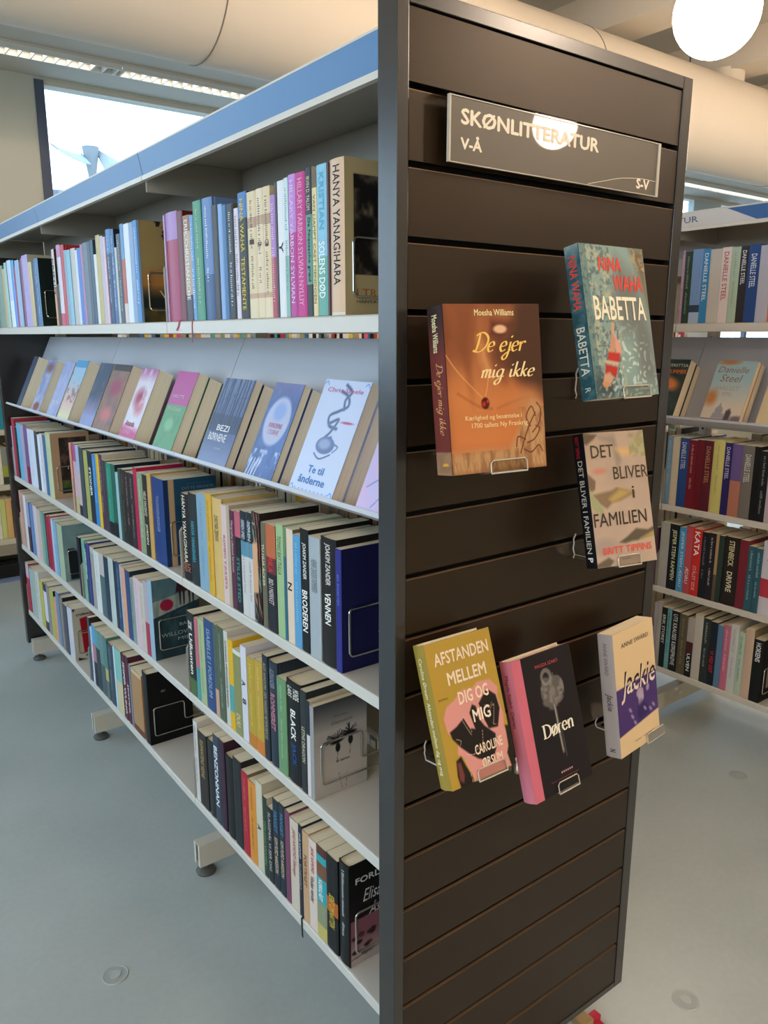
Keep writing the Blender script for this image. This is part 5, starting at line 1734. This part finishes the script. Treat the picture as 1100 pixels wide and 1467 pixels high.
# ------------------------------------------------------------------ books on the slatwall panel
def spine_marks(pr, root, t, h, items, m=None):
    for (g, a, b, wd, off, c) in items:
        y = t / 2 + wd * t / 2 + off * t
        pr.put(g, (-.0006, y, h * (1 - a)), (0, 0, -1), (0, -1, 0), (b - a) * h, wd * t, c)
def panel_book(name, pos, lean, yaw, roll, w, t, h, A, texts, spine_bands, spine_items, lab, cover='888888', hard=False, bx=.55, bw=.062, page=None, shelf_rear=-.004, sp_art=None, m=None, px=None):
    root = thing('book', lab, 'book', pos, (-R(lean), R(roll), R(yaw)), 'face-out books on the slatwall panel')
    cov = make_book(root, t, h, w, spine_bands, cover, hard, (), m=m or M_matt)
    painted('cover_print', A, w - .0004, h - .0004, m or M_matt, root, y=-.0006, x0=.0002, z0=.0002)
    if sp_art is not None:
        o = painted('spine_art', sp_art, t, h - .0004, M_matt, root)
        o.rotation_euler = (0, 0, R(-90))
        o.location = (.0000, t, .0002)
    pr = Print()
    for (g, u0, v0, u1, v1, c) in texts:
        pr.put(g, (u0 * w, -.0012, h * (1 - v1)), XN, ZN, (u1 - u0) * w, (v1 - v0) * h, c)
    pr.build('cover_lettering', M_matt, root)['kind'] = 'stuff'
    pr = Print()
    spine_marks(pr, root, t, h, spine_items)
    pr.build('spine_lettering', M_matt, root)['kind'] = 'stuff'
    # clear acrylic bracket: hooks into a groove, plate, tray under the book, front lip
    Rm = Euler((-R(lean), R(roll), R(yaw))).to_matrix()
    p = Vector(pos)
    B = lambda x, y, z: p + Rm @ Vector((x, y, z))
    br = thing('acrylic_bracket', 'clear acrylic bracket holding the ' + lab.split(',')[0][:60], 'bracket', pos)
    x0, x1 = bx * w - bw / 2, bx * w + bw / 2
    # tray profile in the book frame, then back to the panel
    def strip_(name, xa, xb, loop, thick=.0022):
        """loop: list of (y,z) world-ish points computed at book x"""
        mb = MB()
        n = len(loop)
        for x in (xa, xb):
            for q in loop:
                v = q(x)
                mb.v.append(tuple(v - p))
        for i in range(n):
            j = (i + 1) % n
            mb.f.append((i, j, n + j, n + i)); mb.c.append(None)
        mb.f.append(tuple(reversed(range(n)))); mb.f.append(tuple(range(n, 2 * n)))
        mb.c += [None, None]
        o = mb.build(name, M_clear, br)
        return o
    T = .0022
    lipz = .016
    strip_('front_lip', x0, x1, [lambda x: B(x, -.0022 - T, lipz), lambda x: B(x, -.0022, lipz), lambda x: B(x, -.0022, -.0012), lambda x: B(x, -.0022 - T, -.0012 - T)])
    # tray runs back under the book and on to the panel face
    def toP(x, dz):
        v = B(x, t, -.0012)
        return Vector((v.x, shelf_rear, v.z + dz))
    strip_('tray', x0, x1, [lambda x: B(x, -.0022 - T, -.0012), lambda x: B(x, t, -.0012), lambda x: toP(x, -.002), lambda x: toP(x, -.002 - T), lambda x: B(x, t, -.0012 - T), lambda x: B(x, -.0022 - T, -.0012 - T)])
    base = toP(0, 0)
    # wide back plate with its hook, left edge shows beside the book
    lx = -.006
    def at(x, y, z):
        v = B(x, t, 0)
        return Vector((v.x, y, z))
    zb = base.z - .004
    slot = 1.8956 - .1 * round((1.8956 - (zb + .045)) / .1) + .002
    rim = MB()
    xa = px if px is not None else at(lx, 0, 0).x
    xb = min(at(x1 + .01, 0, 0).x, .566)
    mb = MB().box(xa, xb, -.0045, -.0022, zb, slot + .001).box(xa, xb, -.0045, .003, slot + .001, slot + .0028)
    o = mb.build('back_plate', M_clear)
    o.parent = br
    o.matrix_parent_inverse = Matrix.Translation(-p)
    # bright polished edges
    ed = MB()
    fr = B(lx, t * .6, -.0012)
    fr = B(max(x0, min(w - .01, (xa - p.x))), t, -.0012)
    P3 = [(xa, -.008, slot + .016), (xa, -.0035, slot + .0055), (xa - .0004, -.0055, slot - .002), (xa, -.0036, zb + .012), (xa, -.008, zb + .001), (fr.x, min(fr.y, -.012), fr.z - .001)]
    ed.tube(P3, .0013, 6)
    L1 = [B(x0, -.0033, -.001), B(x0, -.0033, lipz - .004), B(x0 + .004, -.0033, lipz), B(x1 - .004, -.0033, lipz), B(x1, -.0033, lipz - .004), B(x1, -.0033, -.001)]
    ed.tube(L1, .0011, 6)
    ed.tube([B(x0, -.0033, -.0022), B(x1, -.0033, -.0022)], .0014, 6)
    o = ed.build('polished_edge', M_edge, None, smooth=True)
    o.parent = br
    o.matrix_parent_inverse = Matrix.Translation(-p)
    return root

# 1 brown-orange cover with a necklace
A = grid(230, 150, '4e3020'); U, V = UV(A)
mixc(A, np.clip(1.25 - U * 1.5 + (V > .0) * .1, 0, 1) * .75, '8a4a28')
pol(A, [(.05, .0), (.75, .0), (.74, .12), (.66, .14), (.7, .1), (.64, .17), (.5, .2), (.45, .3), (.5, .42), (.9, .48), (1.0, .58), (1, 1), (0, 1), (0, .35), (.1, .2)], '9a5a34', .06)
pol(A, [(0, .5), (.2, .42), (.45, .5), (.7, .46), (.95, .56), (1, .62), (1, .9), (0, .9)], 'c0713c', .09)
ell(A, .25, .55, .3, .16, 'cc8248', .7, 0, .6); ell(A, .35, .8, .35, .1, 'd08048', .7, 0, .5)
ell(A, .33, .3, .04, .2, 'b06c40', .8, 8, .6); ell(A, .22, .36, .035, .16, '7a4428', .8, -4, .5)
pol(A, [(.48, .1), (.72, .12), (.66, .155), (.58, .21), (.46, .19)], '5a2a20', .03); ell(A, .57, .15, .07, .025, 'dfb48c', .25)
ell(A, .82, .28, .14, .17, '4a2e1e', .6, 0, .8)
pol(A, [(.1, .0), (.3, .0), (.3, .16), (.2, .36), (.08, .3)], '7c4426', .06, .75)
pol(A, [(.33, .2), (.42, .26), (.5, .46), (.4, .42), (.35, .34)], 'd2925a', .04, .8)
pol(A, [(.44, .3), (.56, .34), (.6, .46), (.52, .44)], '7c4226', .05, .7)
lin_(A, [(.1, .52), (.3, .6), (.44, .62)], .016, '9c5830', .5)
lin_(A, [(.95, .55), (.7, .58), (.5, .62)], .016, 'a86036', .5)
pol(A, [(.74, .0), (1, .0), (1, .56), (.9, .5), (.72, .42), (.66, .25), (.72, .16)], '4a2c1c', .05, .8)
ell(A, .85, .62, .16, .1, 'b98a5c', .6, 0, .5)
pol(A, [(.0, .875), (.3, .86), (.6, .87), (.78, .7), (.86, .58), (1, .62), (1, 1), (0, 1)], 'b98e60', .03)
mixc(A, ((V > .87) | ((U > .72) & (V > .62))) * np.clip((fbm(A, 22, 10, 7) - .45) * 2.2, 0, .6), '7c5234')
for k_ in range(24):
    lin_(A, [(k_ / 24, .93), (k_ / 24 + .02, 1.0)], .004, '8a6040', .6)
for P_ in ([(.72, .9), (.78, .8), (.84, .72), (.9, .66)], [(.84, .74), (.8, .68), (.86, .62), (.9, .68)], [(.78, .82), (.7, .8), (.68, .86)], [(.8, .84), (.88, .82), (.94, .76), (.9, .74)], [(.76, .88), (.84, .9), (.92, .86), (.96, .9)], [(.86, .78), (.94, .72), (.96, .64), (.92, .6)]):
    lin_(A, P_, .007, '6c2c1c')
lin_(A, [(-.02, .27), (.12, .4), (.36, .56)], .0045, 'e0a060'); lin_(A, [(.43, .4), (.4, .5), (.37, .56)], .0045, 'e0a060')
ell(A, .375, .585, .042, .035, '50100c', .1); ell(A, .36, .59, .018, .014, 'c02818', .4); ell(A, .4, .575, .012, .01, 'a04838', .4)
S = grid(120, 12, '6a2418'); Us, Vs = UV(S); mixc(S, np.clip(1 - Vs * 3.2, 0, 1), '24120c'); mixc(S, (Vs > .86), 'a47a54'); mixc(S, (Vs > .86) * fbm(S, 3, 20, 1) * .6, '6a4430')
ell(S, .6, .935, .2, .009, 'e0a030', .2)
panel_book('b1', (-.060, -.110, 1.378), 7.8, -11.1, -.9, .160, .042, .235, A, [
    (G('Moesha Williams', .014), .31, .032, .72, .07, 'f0e0a8'), (stroke_text('De ejer', SF, .35, .07, .24), .27, .165, .84, .335, 'f4c868'), (stroke_text('mig ikke', SF, .35, .07, .24), .34, .345, .92, .48, 'f6dca0'),
    (G('Kærlighed og besættelse i'), .16, .655, .75, .69, 'ecd9a0'), (G('1700 tallets Ny Frankrig'), .22, .70, .81, .738, 'ecd9a0'), (G('gyldendal', 0, .2), .46, .93, .62, .945, 'd8b860')],
    [(1.0, '5a2016')], [(G('Moesha Williams', .014), .05, .27, .36, .05, 'e8d8a8'), (stroke_text('De ejer mig ikke', SF, .3, .07, .22), .33, .76, .62, 0, 'd09058')],
    'brown and orange paperback with a red pendant necklace, face-out on the slatwall', cover='6a3a24', bx=.58, sp_art=S, px=.06)

# 2 teal painted cover with a diver in red
A = grid(250, 160, '829c98'); U, V = UV(A)
n1 = fbm(A, 18, 30, 21)
mixc(A, np.clip((n1 - .45) * 3, 0, .8) * (U < .5), 'b4b094'); mixc(A, np.clip((fbm(A, 30, 44, 5) - .5) * 5, 0, .8) * (U < .45), '4c6468')
pol(A, [(.55, .1), (.8, .2), (.95, .5), (1, .6), (1, .95), (.75, .9), (.7, .6), (.5, .55), (.45, .3)], '6b7270', .09)
pol(A, [(.78, .0), (1., .0), (1.0, .45), (.9, .2)], '6c5c44', .05); mixc(A, np.clip((fbm(A, 26, 36, 8) - .45) * 4, 0, .8) * (U > .78) * (V < .18), 'b09a78')
pol(A, [(.0, .85), (.1, .83), (.3, .9), (.28, 1), (.0, 1)], '3c4648', .05)
sw = np.sin((U * 9 + 3 * fbm(A, 5, 7, 3)) * 5) * np.sin((V * 14 + 3 * fbm(A, 5, 7, 13)) * 5)
mixc(A, np.clip(sw * 1.6 - .5, 0, .7) * np.clip(1.6 - 3.4 * np.hypot(U - .55, (V - .82) * 1.3), 0, 1), 'd4e4e0')
mixc(A, np.clip(sw * 1.4 - .6, 0, .5) * (V > .86), 'a8c4c4')
mixc(A, (U < .1) * .45, '3a6068')
pol(A, [(.36, .515), (.41, .5), (.4, .54), (.38, .57), (.4, .6), (.36, .6), (.34, .57)], 'c89c80', .006)
pol(A, [(.34, .58), (.38, .59), (.37, .7), (.33, .74), (.27, .7), (.31, .64)], 'c08c74', .008)
pol(A, [(.38, .58), (.41, .6), (.47, .66), (.46, .71), (.42, .74), (.38, .7)], 'd09c84', .008)
pol(A, [(.26, .7), (.44, .71), (.41, .77), (.24, .75)], 'b8281c', .008); pol(A, [(.21, .75), (.4, .77), (.39, .79), (.2, .77)], 'c8a890', .006)
pol(A, [(.2, .78), (.38, .8), (.33, .87), (.28, .85), (.26, .83), (.18, .84)], 'b8281c', .008)
pol(A, [(.16, .84), (.25, .835), (.3, .87), (.24, .91), (.17, .93), (.13, .9)], 'c89880', .01); ell(A, .17, .91, .05, .02, 'c48c60', .3)
S = grid(200, 14, '26505c'); Us, Vs = UV(S); mixc(S, np.clip((fbm(S, 3, 24, 5) - .4) * 2, 0, .6), '5c8084'); mixc(S, np.clip(1 - Vs * 9, 0, 1) * .7, 'b4bcb8')
panel_book('b2', (.190, -.151, 1.475), 12.6, .8, -.1, .161, .026, .235, A, [
    (G('NiNA', .03, .1), .26, .075, .61, .17, 'd84838'), (G('WAHA', .03, .1), .46, .19, .92, .30, 'd84838'), (G('BABETTA', .012), .12, .335, .93, .49, 'f2ead0'),
    (G('Roman', 0, .2), .62, .9, .74, .92, 'd8dcd8'), (G('Gyldendal', 0, .2), .68, .94, .86, .965, 'd8dcd8')],
    [(1.0, '2c5058')], [(G('NiNA WAHA', .02, .1), .07, .42, .62, 0, 'd04838'), (G('BABETTA', .01), .53, .84, .62, 0, 'd8dcd0'), (G('R', 0), .92, .95, .4, 0, 'd0d8d0')],
    'teal painted book with a diver in a red swimsuit, topmost face-out book on the slatwall', cover='4c6468', bx=.62, bw=.07, sp_art=S, px=.318)

# 3 pale pink cover with stencilled letters
A = grid(220, 130, 'b39d8c'); U, V = UV(A)
mixc(A, np.clip(fbm(A, 2, 3, 3) - .3, 0, .5), 'c4ab92')
pol(A, [(.0, .0), (.22, .02), (.16, .05), (.04, .09), (.0, .08)], '6a5a48', .012); pol(A, [(.25, .04), (.5, .03), (.58, .22), (.5, .3), (.45, .1)], '9a8c80', .03)
pol(A, [(.5, .13), (.75, .14), (.8, .17), (.6, .18)], 'dcb070', .03); pol(A, [(.72, .1), (1, .03), (1, .22), (.88, .18), (.75, .14)], 'aca67c', .02)
mixc(A, np.clip((fbm(A, 20, 26, 4) - .45) * 3, 0, .5) * (U > .72) * (V < .2), '8c8a5c')
pol(A, [(.0, .3), (.12, .36), (.1, .42), (.03, .44), (.0, .44)], '7a6450', .012); ell(A, .2, .29, .1, .02, 'd87060', .6, 0, .6)
pol(A, [(.0, .41), (.1, .48), (.22, .55), (.18, .62), (.08, .6), (.02, .55)], 'a4a47c', .012)
for k_ in range(9):
    lin_(A, [(.02 + .02 * k_, .45 + .015 * k_), (.03 + .022 * k_, .56 + .006 * k_)], .003, '84885c', .8)
pol(A, [(.06, .46), (.36, .44), (.45, .42), (.75, .47), (.5, .52), (.36, .53), (.26, .57), (.16, .53)], '857056', .012); pol(A, [(.3, .5), (.5, .43), (.72, .46), (.5, .51), (.36, .53)], 'b3975a', .02)
pol(A, [(.4, .83), (.55, .79), (.7, .74), (.9, .76), (1., .74), (1, .8), (.8, .82), (.7, .83), (.62, .83), (.5, .84)], '5e5444', .01); pol(A, [(.75, .82), (1, .77), (1, .81)], 'b39a58', .015)
pol(A, [(0, .97), (.2, .93), (.28, .96), (.2, 1), (0, 1)], '6a5c4c', .01)
ell(A, .15, .85, .2, .06, 'a6948a', .4)
panel_book('b3', (.267, -.114, 1.185), 14.9, -11.3, .2, .132, .029, .230, A, [
    (G('DET', .006), .09, .095, .46, .19, '4a3f30'), (G('BLIVER', .006), .42, .265, 1.0, .36, '4a3f30'), (G('i', .006), .7, .42, .74, .51, '4a3f30'), (G('FAMILIEN', .006), .02, .6, .9, .7, '3e3630'),
    (G('BRiTT TiPPiNS', .03), .11, .855, .93, .91, 'dc6050'), (G('KRIMI', 0), .42, .95, .55, .96, '6a6058')],
    [(1.0, '141216')], [(G('BRITT TIPPINS', .02), .02, .18, .34, .1, 'b02838'), (G('DET BLIVER I FAMILIEN', .008), .2, .89, .42, 0, 'd8d0c0'), (G('P', .03), .92, .955, .45, 0, 'f0ece4')],
    'pale pink-beige book with large stencil letters and black spine, face-out on the slatwall', cover='b39d8c', bx=.52, bw=.05, px=.336)

# 4 mustard cover with pink hair
A = grid(230, 140, 'b3933a'); U, V = UV(A)
pol(A, [(.28, .42), (.42, .37), (.58, .38), (.66, .35), (.85, .36), (.95, .43), (.92, .5), (.96, .62), (.93, .72), (1.0, .84), (.93, .84), (.9, .92), (.92, 1), (.36, 1), (.26, .82), (.18, .78), (.22, .7), (.1, .62), (.08, .52), (.15, .45)], 'd89690', .01)
pol(A, [(.13, .62), (.24, .6), (.36, .56), (.42, .64), (.5, .66), (.46, .54), (.52, .49), (.57, .51), (.58, .6), (.64, .66), (.78, .74), (.76, .83), (.64, .93), (.54, .88), (.46, .86), (.34, .8), (.24, .74), (.15, .67)], '1b1312', .007)
pol(A, [(.62, .5), (.78, .42), (.9, .48), (.92, .58), (.84, .7), (.7, .69), (.66, .62), (.64, .55)], '1b1312', .007)
pol(A, [(.14, .82), (.22, .8), (.26, .87), (.32, .95), (.34, 1.02), (.14, 1.02), (.12, .92)], '1b1312', .008)
pol(A, [(.95, .71), (1.0, .72), (1.0, 1.0), (.93, 1), (.9, .9), (.94, .86)], '1b1312', .008)
pol(A, [(.15, .83), (.2, .84), (.22, .93), (.19, .98), (.14, .95)], '9a4c48', .01, .7)
for P_ in ([(.33, .56), (.38, .63), (.43, .69)], [(.36, .55), (.42, .62), (.44, .67)], [(.3, .8), (.42, .82), (.48, .79), (.55, .82), (.58, .74), (.6, .68)], [(.7, .52), (.76, .55), (.82, .52)], [(.78, .56), (.84, .54), (.8, .64), (.78, .67), (.82, .68)], [(.2, .68), (.26, .7), (.24, .73)], [(.26, .83), (.3, .9), (.32, 1.0)]):
    lin_(A, P_, .003, 'e8c8b8')
panel_book('b4', (-.059, -.121, .893), 19.5, .1, .5, .138, .031, .224, A, [
    (G('AFSTANDEN', .02), .1, .075, .93, .165, 'f0dcc4'), (G('MELLEM', .02), .24, .225, .83, .315, 'f0dcc4'), (G('DIG OG', .02), .34, .375, .8, .465, 'f0dcc4'), (G('MIG', .02), .5, .525, .77, .615, 'f4e8d8'),
    (G('CAROLINE', .02), .43, .765, .86, .835, 'f0dcc4'), (G('ØRSUM', .02), .5, .87, .82, .935, 'f0dcc4'), (G('ROMAN'), .06, .385, .19, .4, '5a4a24')],
    [(1.0, '9c8434')], [(G('Caroline Ørsum  Afstanden mellem dig og mig', .012), .09, .9, .34, 0, 'e4dcb4')],
    'mustard yellow book with pink haired figures, face-out low on the slatwall', cover='b3933a', bx=.62, hard=True, m=M_film, px=-.016)

# 5 black cover with a key and pink spine
A = grid(230, 150, '1d181c'); U, V = UV(A)
mixc(A, (U < .155), 'cc6c80')
ell(A, .5, .3, .115, .082, '5c5856', .06); ell(A, .645, .28, .14, .085, '5c5856', .06); ell(A, .57, .36, .18, .045, '625e5c', .1)
ell(A, .515, .185, .095, .062, '6c6864', .05); ell(A, .51, .19, .05, .036, '1d181c', .1)
mixc(A, (np.hypot(U - .58, (V - .3) * 1.5) < .2) * np.clip((fbm(A, 16, 22, 3) - .5) * 3, 0, .5), '9a9694')
lin_(A, [(.575, .3), (.58, .55), (.59, .74)], .022, '6a6664'); lin_(A, [(.57, .4), (.575, .6), (.585, .73)], .007, 'a8a4a0'); lin_(A, [(.62, .56), (.63, .7), (.63, .78)], .008, '4c4846')
pol(A, [(.47, .38), (.55, .38), (.55, .43), (.48, .42)], '5c5856', .01); ell(A, .58, .3, .05, .035, '7c7874', .4)
for k_ in range(6):
    ell(A, .5 + .035 * k_, .876, .011, .006, 'd8a8a8', .2)
panel_book('b5', (.103, -.146, .82), 17.6, 3.3, 1.7, .155, .028, .235, A, [
    (G('MAGDA SZABÓ', .0), .36, .075, .75, .105, 'c0545c'), (stroke_text('Døren', RSF, .0, .08, .26, .02, 0), .3, .505, .83, .61, 'f0ead8'),
    (G('Romanen er en af de store europæiske klassikere'), .3, .91, .78, .922, 'b05860'), (G('OVERSAT AF LENE'), .45, .93, .62, .938, 'a0989a')],
    [(1.0, 'd07888')], [(G('Magda Szabó  Døren', .006), .1, .47, .34, .05, '6a3040')],
    'black book with an old grey key and bright pink spine, face-out low on the slatwall', cover='d07888', bx=.56, bw=.055, hard=True, px=.207)

# 6 cream cover with a violet photograph band
A = grid(230, 130, 'd9bf96'); U, V = UV(A)
pol(A, [(.0, .45), (1.05, .44), (1.05, .77), (.0, .83)], '47336e', .006)
m_ = ((V > .5) & (V < .78)).astype(float)
ell(A, .56, .56, .09, .04, 'a898b0', .15); ell(A, .58, .6, .07, .05, 'b0a0b4', .2); ell(A, .56, .64, .05, .03, '8c7c9c', .3)
pol(A, [(.5, .66), (.62, .64), (.72, .7), (.74, .76), (.5, .79), (.46, .72)], '35265a', .02); ell(A, .76, .55, .04, .03, '9c8cac', .3, 30)
for (x_, y_) in ((.34, .72), (.4, .78), (.66, .71), (.88, .72), (.8, .74), (.3, .66)):
    ell(A, x_, y_, .045, .014, '9484a8', .4, 40)
lin_(A, [(.36, .52), (.5, .49), (.62, .48)], .006, 'd8c0a0')
panel_book('b6', (.358, -.124, .803), 9.2, 6.8, .6, .147, .031, .235, A, [
    (G('ANNE SWÄRD', .0), .18, .09, .86, .135, '5a4644'), (G('Jackie', .006, .25), .1, .33, .97, .58, lambda q: 'e4d4c0' if q[1] < .52 else '2e2438'),
    (G('ROMAN'), .36, .925, .5, .935, '5a4a44'), (G('LINDHARDT'), .58, .925, .85, .935, '5a4a44')],
    [(1.0, 'b2a8a4')], [(G('ANNE SWÄRD', 0), .07, .33, .3, 0, '6a5c68'), (G('Jackie', .004, .2), .48, .62, .5, 0, '2e2438'), (G('N', .03), .93, .955, .4, 0, '3a3450')],
    'cream book with a violet photo band, face-out at the lower right of the slatwall', cover='d9bf96', bx=.86, bw=.065, px=.435)

# ------------------------------------------------------------------ bookcase under the far window, left edge of the picture
bc = thing('window_bookcase', 'low cream bookcase under the far window behind the blue mat', 'bookcase', (-.55, 4.72, 0))
P2 = lambda mb, n, m, **k: adopt(mb.build(n, m, None, **k), bc)
M_cr = mat('cream_bookcase_steel', 'c9bfa6', rough=.45)
bx0_, bx1_ = -1.9, .78
P2(MB().box(bx0_, bx1_, 4.93, 4.96, .03, 1.46), 'back_panel', mat('olive_back_panel', '8a8064', rough=.6))
for x in (bx0_, -.99, -.06, bx1_ - .02):
    P2(MB().box(x, x + .02, 4.5, 4.93, .0, 1.5), 'side_panel', M_cr)
zsh = []
for z in (.274, .631, .985, 1.42):
    P2(MB().box(bx0_ + .02, bx1_ - .02, 4.5, 4.93, z - .035, z), 'shelf', M_cr)
P2(MB().box(bx0_ + .02, bx1_ - .02, 4.53, 4.55, .0, .1), 'plinth', M_groove)
P2(MB().box(bx0_ + .02, bx1_ - .02, 4.505, 4.52, .165, .238), 'base_front', mat('grey_beige_front', '8f8674', rough=.6))
def far_book(x, w, h, z, c, lab, d=.15):
    r = thing('book', lab, 'book', (x, 4.52, z + .0005), (0, 0, 0), 'books in the bookcase under the far window')
    # spine faces -Y here
    r.rotation_euler = (0, 0, R(90))
    r.location = (x + w, 4.52, z + .0005)
    make_book(r, w - .001, h, d, parse_bands(c), None, False, (('m', '5a5448'),) if w > .04 else ())
rr = random.Random(9)
def far_row(z, seq, nm):
    x = seq[0]
    for i, (w, h, c, cn) in enumerate(seq[1]):
        far_book(x, w, h, z, c, f"{cn} book, {ORD[i + 1]} from left on the {nm} shelf under the window")
        x += w + .001
far_row(.985, (.09, [(.055, .22, 'c8c0a8', 'cream'), (.05, .24, '2c6c84', 'petrol blue'), (.12, .27, '2c8c9c', 'thick teal'), (.05, .24, '2c3038', 'black')]), 'upper')
far_row(.631, (.03, [(.055, .24, '8c9c84', 'green grey'), (.05, .23, 'c8b898', 'beige'), (.085, .25, 'e4dac4', 'thick cream'), (.036, .24, '8c8c80:.5,98a040:.8,3c4038', 'grey and lime'), (.05, .25, '3c4038', 'dark')]), 'middle')
far_row(.274, (.03, [(.05, .24, 'd8c8a4', 'sand coloured'), (.048, .25, 'e0d8c4:.5,b8b840:.7,e0d8c4', 'off-white and lime'), (.053, .26, 'e4dcc8', 'pale cream'), (.030, .26, 'c8cc78', 'lime yellow'), (.036, .26, 'd8ac70', 'light orange'), (.05, .25, '6c4838', 'brown')]), 'lower')

# ------------------------------------------------------------------ books on the far side of the bookcases, glimpsed through gaps
def far_side(x0, edges, lab, seed, dz=0):
    rs = random.Random(seed)
    mb = MB()
    pb = MB()
    for i in range(len(edges) - 1):
        for z, hh in ((1.603 + dz, .25), (.925, .25), (.589, .24), (.2545, .24)):
            y = edges[i] + .01
            while y < edges[i + 1] - .14:
                t = rs.uniform(.02, .05)
                h = hh + rs.uniform(-.03, .015)
                d = rs.uniform(.135, .155)
                c = srgb(rs.choice(['c8bca4', '2c3038', '3c6c98', 'a83c48', 'd8d4d0', 'c88c50', '8a9a78', '6c5840', '283c5c', 'b8a8c0', 'd8b848', '181818', 'e0dcd8']))
                xa = x0 + WID - .006
                mb.box(xa - d, xa, y, y + .0009, z + .001, z + h, c)
                mb.box(xa - d, xa, y + t - .0015, y + t - .0006, z + .001, z + h, c)
                mb.box(xa - .001, xa, y + .0009, y + t - .0015, z + .001, z + h, c)
                mb.box(xa - d + .002, xa - .001, y + .0009, y + t - .0015, z + .0015, z + h - .001, srgb('cbb591'))
                y += t
    o = mb.build('rear_books', M_matt)
    o['kind'] = 'stuff'
    tag(o, lab, 'books')
far_side(0, E1, 'rear row books glimpsed through gaps of the long bookcase', 3)
far_side(1.89, E2, 'rear row books glimpsed through gaps of the right bookcase', 5, .009)

# small red tag and wooden block at the foot of the panel
t = thing('toy_block', 'small wooden block with a red tag on the floor beside the panel foot', 'toy', (.535, .03, 0))
MB().box(-.05, -.014, -.02, .02, 0, .016).build('block', mat('light_wood', 'a58a5c', rough=.6), t, bevel=.002)
MB().box(-.0135, .012, -.02, .0, 0, .012).build('red_tag', M_tape, t, bevel=.001)
MB().box(-.013, .004, -.04, -.0205, 0, .005).build('tag_end', M_tape, t, bevel=.001)

# second, longer bookcase under the window, glimpsed through the gaps of the other two
bc = thing('window_bookcase', 'long cream bookcase under the window, glimpsed behind the shelves of books', 'bookcase', (4.4, 4.72, 0))
P2 = lambda mb, n, m, **k: adopt(mb.build(n, m, None, **k), bc)
P2(MB().box(1.1, 7.9, 4.93, 4.96, .03, 1.6), 'back_panel', mat('olive_back_panel'))
for i in range(9):
    x = 1.08 + i * .85
    P2(MB().box(x, x + .02, 4.6, 4.93, .0, 1.6), 'side_panel', M_cr)
for i in range(8):
    for z in (.235, .58, .97, 1.37):
        P2(MB().box(1.1 + i * .85, 1.1 + i * .85 + .83, 4.6, 4.93, z - .03, z), 'shelf', M_cr)
rs_ = random.Random(21)
mb = MB()
for i in range(8):
    for z in (.235, .58, .97, 1.37):
        x = 1.105 + i * .85
        while x < 1.105 + i * .85 + .76:
            w = rs_.uniform(.02, .05)
            h = rs_.uniform(.21, .27) 
            c = srgb(rs_.choice(['c8bca4', '2c3038', '3c6c98', 'a83c48', 'e8e4e0', 'e0d8c8', 'c88c50', '8a9a78', 'd85c80', 'd8d4dc', 'd8b848', '181818', 'e0dcd8', '50a0a8']))
            mb.box(x, x + w - .001, 4.62, 4.62 + rs_.uniform(.14, .16), z + .001, z + h, c)
            x += w
o = mb.build('distant_books', M_matt)
o['kind'] = 'stuff'
tag(o, 'distant rows of mixed books in the long bookcase under the window', 'books')
